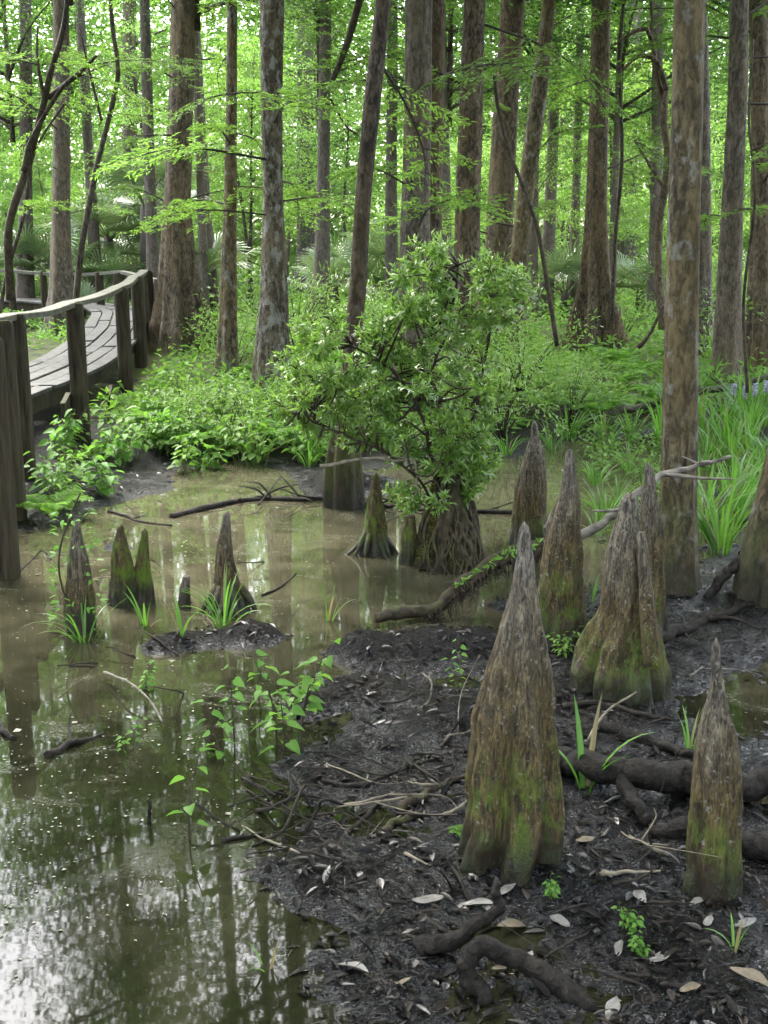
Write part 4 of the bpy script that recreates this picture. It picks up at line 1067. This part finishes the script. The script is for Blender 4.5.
# hanging root fibres of the mossy branch
g = np.random.default_rng(3); m = MB(); l = MB()
for i in range(260):
    px = g.uniform(425, 545); py = np.interp(px, [425, 432, 456, 470, 500, 545], [612, 611, 592, 580, 560, 545]) + g.uniform(0, 5)
    p = at_depth(px, py, 6.62 + g.uniform(.05, .3)) - at_depth(376, 618, 6.62); L = g.uniform(.03, .13)
    m.tube([p, p + g.normal(0, .022, 3) + (0, 0, -L * .5), p + g.normal(0, .045, 3) + (0, 0, -L)], (.0035, .0028, .001), 4)
link('root_fibres', m.mesh('root_fibres', M['darkstem']), mossb)
n = 60; px = g.uniform(455, 545, n); py = np.interp(px, [425, 456, 470, 500, 545], [610, 588, 576, 556, 541]); p = at_depth(px, py, 6.62 + .05).T if False else np.array([at_depth(a, b, 6.64) for a, b in zip(px, py)]) - at_depth(376, 618, 6.62)
l.leaves(p, g.normal(0, 1, (n, 3)) + (0, -.4, .5), g.normal(0, .5, (n, 3)) + (0, 0, 1), .045, .022, 'leaf')
link('leaflets', l.mesh('leaflets', M['seed_leaf']), mossb)

# ------------------------------------------------------------------ small plants (shared meshes)
def grass_mesh(seed, n, L, W, spread=.06, droop=.8, up=1.0):
    g = np.random.default_rng(seed); m = MB()
    for i in range(n):
        a = g.uniform(0, 2 * pi); d = np.array([math.cos(a), math.sin(a), 0]); ln = L * g.uniform(.5, 1.1)
        b = d * g.uniform(0, spread) + (0, 0, -.03); out = g.uniform(.15, droop)
        t = np.linspace(0, 1, 8)[:, None]
        p = b + d * ln * out * t ** 1.5 + np.array([0, 0, 1]) * ln * up * (t - .45 * out * t ** 3)
        m.ribbon(p, W * g.uniform(.7, 1.2) * np.array([.6, .85, 1, 1, .9, .7, .4, .04]), np.cross(d, (0, 0, 1)) + g.normal(0, .25, 3))
    return m
def herb_mesh(seed, n_st, H, ls, kind='leaf', lw=.5, per=9):
    g = np.random.default_rng(seed); w, l = MB(), MB()
    for i in range(n_st):
        a = g.uniform(0, 2 * pi); h = H * g.uniform(.55, 1.1); o = np.array([math.cos(a), math.sin(a), 0]) * g.uniform(0, .10)
        top = o + np.array([math.cos(a) * h * .35, math.sin(a) * h * .35, h])
        q = spline([o - (0, 0, .04), (o + top) / 2 + g.normal(0, .02, 3), top], 10); w.tube(q, np.linspace(.005, .002, 10), 5)
        for k in range(per):
            c = q[min(9, 3 + int(7 * k / per))]; b = k * 2.4 + g.normal(0, .4)
            d = np.array([math.cos(b), math.sin(b), g.uniform(-.1, .35)]); pet = ls * g.uniform(.3, .8)
            w.tube([c, c + d * pet * .5 + (0, 0, .006), c + d * pet], (.002, .0016, .0012), 3)
            l.leaves([c + d * pet], [d + (0, 0, -.35)], [g.normal(0, .3, 3) + (0, 0, 1)], ls * g.uniform(.7, 1.2), ls * lw, kind, .25)
    return w, l
def fern_mesh(seed, n, L):
    g = np.random.default_rng(seed); w, l = MB(), MB()
    for i in range(n):
        a = i * 2 * pi / n + g.normal(0, .25); d = np.array([math.cos(a), math.sin(a), 0]); ln = L * g.uniform(.7, 1.1); k = 26
        t = np.linspace(0, 1, k)[:, None]
        q = d * ln * .75 * t ** 1.2 + np.array([0, 0, 1]) * ln * (.95 * t - .62 * t ** 2.2)
        w.tube(q, np.linspace(.005, .0015, k), 4)
        side = np.cross(d, (0, 0, 1)); tan = unit(np.gradient(q, axis=0)); nn = np.cross(side, tan)
        for sg in (1, -1):
            s_ = np.linspace(0, 1, k)[4:, None]; wd = np.sin(pi * np.clip(s_ * .93 + .08, 0, 1)) ** .7
            l.leaves(q[4:], side * sg + tan[4:] * .45 + g.normal(0, .08, (k - 4, 3)), nn[4:] + g.normal(0, .15, (k - 4, 3)), (wd * ln * .27)[:, 0], (.022 + .012 * wd)[:, 0] * ln / .7, 'kite')
    return w, l
def palm_mesh(seed, n, L, R0):
    g = np.random.default_rng(seed); w, l = MB(), MB()
    for i in range(n):
        a = i * 2.4 + g.normal(0, .2); e = g.uniform(.25, 1.35); d = np.array([math.cos(a) * math.cos(e), math.sin(a) * math.cos(e), math.sin(e)])
        ln = L * g.uniform(.7, 1.1); tip = d * ln - (0, 0, .12 * ln)
        w.tube(spline([(0, 0, 0), d * ln * .55 + (0, 0, .04), tip], 8), np.linspace(.014, .008, 8), 5)
        side = unit(np.cross(d, (0, 0, 1))); nn = np.cross(side, d)
        for k in range(26):
            f = (k / 25 - .5) * 4.3; bd = d * math.cos(f) + side * math.sin(f); r = R0 * (1 - .28 * abs(f) / 2.2) * g.uniform(.9, 1.05)
            p0 = tip; p1 = tip + bd * r * .6 + nn * .03; p2 = tip + bd * r + (0, 0, -.16 * r)
            l.ribbon(np.array([p0, p1, p2]), np.array([.012, .035, .004]), np.cross(bd, nn), .35)
    return w, l
def pair(wl, a, b, smooth=True): return wl[0].mesh('stems', M[a]), wl[1].mesh('leaves', M[b], smooth)
GRASS = [grass_mesh(500 + i, 15 + 4 * i, .62, .021, .10, 1.1).mesh('grass_tuft', M['grass_leaf']) for i in range(4)]
REED = [grass_mesh(520 + i, 20, .80, .030, .12, .85).mesh('reed', M['grass_leaf']) for i in range(4)]
SHOOT = [grass_mesh(540 + i, 4 + i, .34, .016, .03, .75).mesh('shoot', M['grass_leaf']) for i in range(4)]
HERB = [pair(herb_mesh(560 + i, 7, .38, .085, 'leaf', .5, 9), 'stem', 'herb_leaf') for i in range(4)]
BROADHERB = [pair(herb_mesh(580 + i, 6, .36, .085, 'heart', .72, 9), 'stem', 'seed_leaf') for i in range(3)]
FERN = [pair(fern_mesh(600 + i, 9 + i, .62), 'stem', 'fern_leaf', False) for i in range(4)]
PALM = [pair(palm_mesh(620 + i, 13, .9, .75), 'stem', 'palm_leaf') for i in range(3)]
LOWSH = []
for i in range(4):
    g = np.random.default_rng(640 + i); w, l = MB(), MB()
    for k in range(24):
        c = np.array([g.normal(0, .42), g.normal(0, .42), g.uniform(.25, 1.15)])
        w.tube(spline([(0, 0, 0), c * (.4, .4, .6), c], 6), np.linspace(.010, .003, 6), 4)
        n = 42; P = c + g.normal(0, 1, (n, 3)) * (.15, .15, .10)
        l.leaves(P, (P - c) + g.normal(0, .08, (n, 3)), g.normal(0, .5, (n, 3)) + (0, 0, 1), g.uniform(.05, .11, n), g.uniform(.018, .036, n))
    LOWSH.append((w.mesh('stems', M['darkstem']), l.mesh('leaves', M['shrub_leaf' if i % 2 else 'broad_leaf'], False)))

def plant(name, cat, mesh, p, sc, rz, group=None, label=None, tilt=0):
    if isinstance(mesh, tuple):
        t = thing(name, p, label, cat, group, rz, sc); link('stems', mesh[0], t); link('leaves', mesh[1], t); return t
    o = link(name, mesh, None, p, (tilt, 0, rz), sc); return tag(o, label, cat, group)

def scatter(n, poly, seed, mind=.2):
    """points spread evenly over a patch given by its outline"""
    g = np.random.default_rng(seed); P = np.array(poly, float); out = []
    lo, hi = P.min(0), P.max(0); tries = 0
    while len(out) < n and tries < 6000:
        tries += 1
        x, y = g.uniform(lo, hi)
        if sdist(np.array([x]), np.array([y]), P)[0] < 0: continue
        q = at(x, y)
        if any((q[0] - a) ** 2 + (q[1] - b) ** 2 < mind ** 2 * (1 + .02 * q[1] ** 2) for a, b in [o[2:] for o in out]): continue
        out.append((x, y, q[0], q[1]))
    return [(a, b) for a, b, _, _ in out]
BANKS = []
def bank(kind, cat, meshes, n, poly, seed, sc, what, place, group, mind=.2):
    g = np.random.default_rng(seed + 1); it = []
    for px, py in scatter(n, poly, seed, mind):
        p = gpt(px, py)
        it.append((plant(kind, cat, meshes[g.integers(0, len(meshes))], p, g.uniform(*sc), g.uniform(0, 6), group), px))
    gap_or = place
    rank_labels(it, what, place); BANKS.append(len(it))
# left bank at the boardwalk's foot
bank('herb', 'plant', BROADHERB + HERB[:2], 17, [(25,512),(60,440),(150,415),(230,430),(270,470),(150,478),(60,515)], 1, (.8, 1.3), 'broad leaved herb', 'below the boardwalk', 'broad leaved herbs below the boardwalk', .25)
bank('herb', 'plant', HERB, 18, [(120,450),(170,400),(300,410),(325,474),(260,472),(150,478)], 2, (.9, 1.5), 'narrow leaved herb', 'on the waterline left of the stump shrub', 'herbs along the far waterline', .25)
bank('fern', 'fern', FERN, 22, [(150,430),(185,385),(240,375),(330,400),(325,450),(180,450)], 3, (.7, 1.15), 'bright fern', 'right of the boardwalk posts', 'ferns on the left bank', .45)
bank('low_shrub', 'shrub', LOWSH, 12, [(150,440),(200,415),(300,408),(330,425),(300,460),(200,460)], 4, (.45, .75), 'low bright shrub', 'around the thin knobbly trunk', 'low shrubs on the left bank', .6)
bank('grass_tuft', 'grass', GRASS, 14, [(235,450),(250,395),(330,420),(325,470),(260,466)], 5, (.7, 1.2), 'grass tuft', 'beside the slender leaning trunk', 'grass tufts at the waterline', .3)
bank('low_shrub', 'shrub', LOWSH, 14, [(440,400),(500,370),(560,372),(590,420),(540,440),(470,452)], 6, (.6, 1.0), 'low green shrub', 'right of the stump shrub', 'low shrubs on the far bank', .6)
bank('fern', 'fern', FERN, 18, [(490,400),(520,350),(600,350),(655,370),(655,425),(560,430)], 7, (.8, 1.4), 'feathery fern', 'below the dark buttressed trunk', 'ferns on the far bank', .45)
bank('grass_tuft', 'grass', GRASS, 14, [(505,455),(540,432),(640,430),(650,445),(570,450)], 8, (.6, 1.0), 'grass tuft', 'behind the splintered knee', 'grass tufts at the far waterline', .3)
bank('reed', 'reed', REED, 60, [(700,560),(702,430),(780,400),(860,430),(840,560),(745,500),(735,555)], 9, (.55, .95), 'leafy reed', 'behind the leaning ochre trunk base', 'leafy reeds on the right bank', .15)
bank('grass_tuft', 'grass', GRASS, 10, [(585,560),(590,480),(655,460),(655,560),(620,520)], 10, (.5, .8), 'wet grass tuft', 'in the shallows behind the twin tipped knee', 'grass tufts in the shallows', .25)
bank('reed', 'reed', REED, 10, [(660,450),(660,410),(720,385),(800,385),(790,405),(705,425)], 11, (.7, 1.0), 'tall reed', 'beside the fallen log', 'reeds by the fallen log', .4)
bank('herb', 'plant', HERB, 10, [(585,470),(600,440),(660,440),(655,500),(610,480)], 12, (.6, .9), 'small herb', 'in the shallows left of the nearest trunk', 'herbs in the shallows', .25)
# palmettos and undergrowth farther back
it = []
for px, py, s_, pz in ((150,306,1.7,3.2),(142,312,1.5,1.6),(112,305,1.7,2.4),(105,308,1.2,.9),(60,305,1.3,1.3),(25,306,1.4,1.5),(390,308,1.3,1.5),(403,316,1.1,.8),(208,310,1.3,1.4),(165,315,1.2,.6),(335,306,1.2,1.0),(640,300,1.3,.9),(565,302,1.3,.8)):
    p = at(px, py, .15); p = at_depth(px, py, min(p[1], 40)); p = at_depth(px, py, 33.5 + (px * 7 % 5) * .5); p[2] = pz
    t = plant('palmetto', 'palm', PALM[len(it) % 3], p, s_, px * .7, 'palmettos in the wood'); it.append((t, px))
    m = MB(); m.tube(np.array([(0, 0, -pz), (0, 0, -.3 * pz), (0, 0, .12)]) / s_, (.11, .12, .08), 10, .3, px); link('trunk', m.mesh('trunk', M['bark_thin']), t)
for px, py, s_ in ((112,300,1.5),(150,296,1.3),(152,318,1.2),(392,318,1.3),(398,300,1.2),(128,285,1.6),(82,290,1.6),(28,292,1.5),(210,292,1.4),(205,312,1.1),(60,318,1.1),(330,300,1.3),(640,296,1.2),(565,292,1.4),(675,300,1.3),(460,296,1.4),(0,300,1.4),(740,300,1.4),(95,325,.9),(515,298,1.3)):
    p = at(px, py, .15); p = at_depth(px, py, min(p[1], 44)); p[2] = .5 if s_ > 1.2 else .2
    t = plant('palmetto', 'palm', PALM[len(it) % 3], p, s_, px * .7, 'palmettos in the wood'); it.append((t, px))
    m = MB(); m.tube([(0, 0, -.5), (0, 0, -.15), (0, 0, .12)], (.14, .13, .08), 10, .3, px); link('trunk', m.mesh('trunk', M['bark_thin']), t)
gap_rank(it, 'fan leaved palmetto')
g = np.random.default_rng(61); it1, it2, it3 = [], [], []
for k in range(90):
    px = g.uniform(-60, 830); py = g.uniform(292, 372)
    if px < 125 and py > 300 and py < 400: py = g.uniform(292, 306)
    p = gpt(px, py)
    if -6.5 < p[0] < -3.2 and p[1] < 29: continue
    if px < 160 and 22 < p[1] < 38: continue
    k3 = k % 3
    if k3 == 0: it1.append((plant('low_shrub', 'shrub', LOWSH[k % 4], p, g.uniform(.8, 1.5), g.uniform(0, 6), 'undergrowth shrubs in the wood'), px))
    elif k3 == 1: it2.append((plant('fern', 'fern', FERN[k % 4], p, g.uniform(1.0, 1.6), g.uniform(0, 6), 'ferns in the wood'), px))
    else: it3.append((plant('grass_tuft', 'grass', GRASS[k % 4], p, g.uniform(1.1, 1.7), g.uniform(0, 6), 'tall grass tufts in the wood'), px))
gap_rank(it1, 'undergrowth shrub'); gap_rank(it2, 'woodland fern'); gap_rank(it3, 'tall grass tuft')

# low green growth covering the bank and the floor of the wood
g = np.random.default_rng(71); mb = MB()
n = 85000
D = 11.5 + 45 * g.uniform(0, 1, n) ** 1.5; x = g.uniform(-.46, .46, n) * D + g.normal(0, .3, n)
z = ground_z(x, D); keep = (z > .07) & (fbm(x * .8, D * .8, seed=12) > -.08) & ~((x > -6.4) & (x < -3.6) & (D < 26))
x, D, z = x[keep], D[keep], z[keep]; n = len(x)
hgt = np.abs(g.normal(0, .15, n)) * (1 + 1.0 * fbm(x * 1.1, D * 1.1, seed=14)) * np.clip((D - 10) / 9, .3, 1.6)
P = np.stack([x, D, z + .01 + np.clip(hgt, 0, .5)], -1)
mb.leaves(P, g.normal(0, 1, (n, 3)) * (1, 1, .5) + (0, 0, .25), g.normal(0, .5, (n, 3)) + (0, -.2, 1), g.uniform(.05, .13, n) * (1 + D / 40), g.uniform(.02, .06, n) * (1 + D / 40))
tag(link('ground_cover', mb.mesh('ground_cover', M['herb_leaf'], False)), 'low green herbs carpeting the far bank and wood floor', 'ground cover', kind='stuff')

# pickerelweed with violet spikes behind the reeds on the right
it = []
for px, py in ((731,432),(742,436),(752,434),(763,430)):
    p = gpt(px, py); o = thing('pickerelweed', p, None, 'plant', 'violet flower spikes in the reeds')
    m = MB(); m.tube(spline([(0, 0, 0), (.01, 0, .28), (.0, 0, .52)], 8), .006, 5); link('stem', m.mesh('stem', M['stem']), o)
    m = MB(); q = g.uniform(0, 2 * pi, 90); zz = g.uniform(.45, .60, 90)
    m.leaves(np.stack([.012 * np.cos(q), .012 * np.sin(q), zz], -1), np.stack([np.cos(q), np.sin(q), .5 + 0 * q], -1), g.normal(0, 1, (90, 3)), .03, .02)
    link('flower_spike', m.mesh('flower_spike', M['flower']), o)
    m = MB(); m.leaves([(0, 0, .02)] * 3, [(.3, -.3, .9), (-.4, 0, .9), (.1, .4, .9)], [(1, 0, .3), (.2, 1, .3), (0, 1, .2)], .34, .07, 'leaf'); link('leaves', m.mesh('leaves', M['grass_leaf']), o)
    it.append((o, px))
rank_labels(it, 'violet flowered spike', 'beside the fallen log')

# grass and seedlings standing in the pool and on the mud
for lab, px, py, ms, s_, r in (
  ('bright grass tuft in front of the overgrown dark knee at far left', 84, 640, GRASS[0], .62, 1), ('grass blades in front of the joined pair of knees', 145, 625, SHOOT[3], 1.0, 2),
  ('bright grass tuft in front of the slim pointed knee', 224, 628, GRASS[1], .70, 3), ('lone grass shoot in the middle of the pool', 328, 620, SHOOT[2], .95, 4),
  ('grass blades standing left of the pointed knee tuft', 182, 640, SHOOT[1], .9, 1.2),
  ('tall bright grass shoot right of the tallest knee', 584, 790, SHOOT[1], 1.45, 5), ('grass shoot behind the neck of the shorter right knee', 690, 752, SHOOT[2], .8, 6),
  ('small grass seedling on the mud at the lower right', 734, 950, SHOOT[0], .62, 1.5), ('lone grass blade cluster in the dark water at the bottom', 268, 968, SHOOT[0], .62, 2.5),
  ('small shoot at the left foot of the grey topped knee', 602, 676, SHOOT[3], .5, 2.2), ('thin shoots in the shallows behind the twin tipped knee', 592, 600, SHOOT[1], .7, .3)):
    plant('grass_tuft' if ms in GRASS else 'grass_shoot', 'grass', ms, gpt(px, py), s_, r, 'grass in the pool and on the mud', lab)
SEED = [pair(herb_mesh(700 + i, 2 + i % 2, .36, .058, 'heart', .75, 9), 'darkstem', 'seed_leaf') for i in range(4)]
ONE = [pair(herb_mesh(720 + i, 1, .55, .06, 'heart', .8, 7), 'darkstem', 'seed_leaf') for i in range(2)]
for lab, px, py, ms, s_, r in (
  ('tall single stemmed seedling in the dark water', 186, 846, ONE[0], 1.0, 0), ('largest heart leaved seedling in the pool beside the bank', 280, 748, SEED[1], 1.25, 1),
  ('heart leaved seedling left of the largest one', 236, 752, SEED[2], 1.0, 2), ('heart leaved seedling right behind the largest one', 292, 716, SEED[3], .95, 3),
  ('low seedling behind the mud hump in the middle of the pool', 262, 716, SEED[0], .8, 4), ('little seedling on a thin stem near the pointed knee', 180, 556, ONE[1], .4, 5),
  ('small leafy seedling at the foot of the grey topped knee', 566, 656, HERB[0], .42, 1), ('small seedling on the mud hump near the crooked branch', 466, 684, SEED[2], .6, 2.2),
  ('tiny seedling in front of the twin tipped knee', 550, 900, BROADHERB[0], .22, .4), ('tiny clover like seedling on the mud in the lower middle', 632, 930, BROADHERB[1], .24, 1.4),
  ('tiny seedling nearer the bottom right mud', 640, 950, BROADHERB[2], .2, 2.4), ('small fern sprig at the left foot of the tallest knee', 462, 836, FERN[0], .16, 2),
  ('floating leafy sprig left of the overgrown knee', 128, 746, SEED[0], .45, 3.1), ('small leafy sprig floating in the left water', 140, 690, SEED[3], .5, 4.1),
  ('fern growing in the mud patch at the far left', 52, 520, FERN[2], .8, 1)):
    plant('fern' if 'fern' in lab else 'seedling', 'fern' if 'fern' in lab else 'seedling', ms, gpt(px, py), s_, r, 'seedlings in the pool and on the mud', lab)
# creeper on the overgrown knee at far left
g = np.random.default_rng(12); kp = gpt(78, 632); t = thing('creeper', kp + (0, .0, 0), 'leafy creeper winding up the dark knee at far left', 'creeper')
q = [(.10 * math.cos(a), .05 + .09 * math.sin(a), z) for a, z in zip(np.linspace(-1, -5, 8), np.linspace(.02, .85, 8))]
m = MB(); m.tube(spline(q, 40), .006, 5); link('stem', m.mesh('stem', M['darkstem']), t)
n = 80; z = g.uniform(.05, .8, n); a = g.uniform(-3.4, .2, n); rr = .15 - .07 * z
m = MB(); m.leaves(np.stack([rr * np.cos(a), .07 + rr * np.sin(a), z], -1), np.stack([np.cos(a), np.sin(a), .1 + 0 * a], -1) + g.normal(0, .4, (n, 3)), g.normal(0, .4, (n, 3)) + (0, 0, 1), .05, .022, 'leaf'); link('leaves', m.mesh('leaves', M['seed_leaf']), t)

# dead leaves one can tell apart, the matted litter under them, and the bits floating on the pool
def dead_leaf_mesh(seed):
    g = np.random.default_rng(seed); m = MB(); t = np.linspace(0, 1, 9); w = np.sin(pi * np.clip(t * .96 + .02, 0, 1)) ** .8
    P = np.zeros((9, 7, 3)); cu = g.uniform(-.4, .7)
    for i in range(9):
        for j in range(7):
            s_ = (j - 3) / 3
            P[i, j] = (t[i] - .5, s_ * w[i] * .21 * (1 + .12 * math.sin(9 * t[i] + seed)), .03 + .10 * abs(s_) ** 1.5 * w[i] * (1 if seed % 2 else -.3) + cu * .18 * (t[i] - .5) ** 2 + .02 * math.sin(7 * t[i] + 3 * s_))
    m.grid(P); return m
DL = [[dead_leaf_mesh(k).mesh('dead_leaf', M[mt]) for k in range(4)] for mt in ('pale_dead_leaf', 'brown_dead_leaf')]
for i, (px, py, L, r, k, lab) in enumerate((
  (428,902,.12,.3,0,'long pale dead leaf left below the tallest knee'), (478,908,.11,-.2,0,'pale leaf lying left of the root tip'), (504,893,.10,.5,0,'pale leaf just right of the root tip'),
  (512,930,.12,.4,1,'tan leaf curled right of the gnarled root'), (526,962,.08,.9,0,'small white leaf on the thick hooked root'), (499,972,.05,.2,1,'tiny yellow leaf beside the hooked root'),
  (612,1012,.10,1.1,0,'white folded leaf at the bottom edge of the mud'), (750,982,.13,-.6,1,'brown curled leaf at the lower right edge'), (661,832,.08,.7,0,'white leaf tip on the root left of the shorter knee'),
  (616,803,.10,.1,0,'grey leaf beside the forked root'), (617,876,.09,.2,0,'grey leaf flat on the mud between the foreground knees'), (640,900,.09,1.8,0,'dull grey leaf in the mud left of the shorter knee'),
  (744,926,.10,.4,0,'grey leaf behind the small grass seedling'), (620,952,.08,1.3,0,'upright grey leaf in the lower middle mud'), (763,800,.14,1.2,1,'big tan dead leaf at the right edge by the roots'),
  (352,972,.12,-.5,0,'pale green white leaf floating near the shoreline at the bottom'), (402,985,.06,.4,1,'small yellow leaf on the wet shore'), (690,992,.07,.2,1,'small brown leaf on the bottom mud'),
  (585,842,.10,.6,1,'tan leaf on the mud right of the tallest knee'), (698,905,.08,.5,0,'grey leaf at the foot of the shorter knee'), (708,864+60,.07,1.0,0,'small grey leaf in front of the shorter knee'),
  (560,925,.09,2.3,0,'grey leaf in the mud right of the gnarled root'), (660,960,.08,.1,0,'wet grey leaf near the tiny seedlings'), (486,852+60,.06,2.0,0,'small grey leaf behind the hooked root'))):
    p = gpt(px, py); p[2] = max(p[2], 0) + .012
    tag(link('dead_leaf', DL[k][i % 4], None, p, (rng.normal(0, .2), rng.normal(0, .2), r), L), lab, 'leaf', 'dead leaves on the mud')

g = np.random.default_rng(81); mb = MB()
n = 23000
y = 2.4 + 9.5 * g.uniform(0, 1, n) ** 1.35; x = g.uniform(-.38, .40, n) * (y + .5)
z = ground_z(x, y); keep = (z > -.004 - .022 * g.uniform(0, 1, n) ** 4) & (z < .16); x, y, z = x[keep], y[keep], np.maximum(z[keep], .001); n = len(x)
P = np.stack([x, y, z + g.uniform(-.002, .012, n)], -1); sl_ = g.uniform(0, 1, n) < .45
mb.leaves(P, g.normal(0, 1, (n, 3)) * (1, 1, .2), g.normal(0, .2, (n, 3)) + (0, 0, 1), np.where(sl_, g.uniform(.04, .15, n), g.uniform(.03, .085, n)), np.where(sl_, g.uniform(.0015, .004, n), g.uniform(.010, .030, n)), 'leaf', .12)
tag(link('leaf_litter', mb.mesh('leaf_litter', M['litter'])), 'matted dark leaf litter pressed into the wet mud', 'leaf litter', kind='stuff')
mb = MB(); n = 11000
y = 2.6 + 9 * g.uniform(0, 1, n) ** 1.2; x = g.uniform(-.38, .36, n) * (y + .3)
dens = fbm(x * 1.1, y * .8, seed=33, oct=3); keep = (ground_z(x, y) < .01) & (dens + g.uniform(-.25, .25, n) > .13); x, y = x[keep], y[keep]; n = len(x)
sz = .004 + .016 * g.uniform(0, 1, n) ** 2.2 * np.where(g.uniform(0, 1, n) > .95, 2.6, 1)
mb.leaves(np.stack([x, y, np.full(n, .003)], -1), g.normal(0, 1, (n, 3)) * (1, 1, .0), g.normal(0, .06, (n, 3)) + (0, 0, 1), sz, sz * g.uniform(.4, 1, n), 'kite', .05)
tag(link('floating_bits', mb.mesh('floating_bits', M['specks'], False)), 'small leaf bits and duckweed floating on the pool', 'floating bits', kind='stuff')

# ------------------------------------------------------------------ light, sky, camera
EL, AZ = R(60), R(-24)
w = bpy.data.worlds.new('World'); scene.world = w; w.use_nodes = True
nt = w.node_tree; bg = nt.nodes['Background']
sky = nt.nodes.new('ShaderNodeTexSky'); sky.sky_type = 'NISHITA'; sky.sun_disc = False; sky.sun_elevation = EL; sky.sun_rotation = AZ
sky.air_density = 1.0; sky.dust_density = 4.0; sky.ozone_density = 1.0
hs = nt.nodes.new('ShaderNodeHueSaturation'); hs.inputs['Saturation'].default_value = .45      # an overcast, whitish sky
nt.links.new(sky.outputs[0], hs.inputs['Color']); nt.links.new(hs.outputs[0], bg.inputs[0]); bg.inputs[1].default_value = .15
sl = bpy.data.lights.new('sun', 'SUN'); sl.energy = .7; sl.angle = R(35); sl.color = (1, .96, .88)
so = bpy.data.objects.new('sun', sl); COL.objects.link(so)
d = np.array([math.sin(AZ) * math.cos(EL), math.cos(AZ) * math.cos(EL), math.sin(EL)])
so.rotation_euler = (pi / 2 - EL, 0, pi - AZ)
cam = bpy.data.cameras.new('camera'); co = bpy.data.objects.new('camera', cam); COL.objects.link(co)
co.location = (0, 0, CAM_H); co.rotation_euler = (pi / 2 - PITCH, 0, 0)
cam.sensor_width = 36; cam.lens = F / 1024 * 36; cam.clip_end = 2000; cam.clip_start = .05
cam.dof.use_dof = True; cam.dof.focus_distance = 6.0; cam.dof.aperture_fstop = 16.0
scene.camera = co
scene.view_settings.view_transform = 'Standard'; scene.view_settings.look = 'None'
scene.view_settings.exposure = 3.8; scene.view_settings.gamma = 1
scene.cycles.max_bounces = 8; scene.cycles.diffuse_bounces = 4; scene.cycles.transmission_bounces = 5; scene.cycles.glossy_bounces = 3
scene.cycles.sample_clamp_indirect = 6
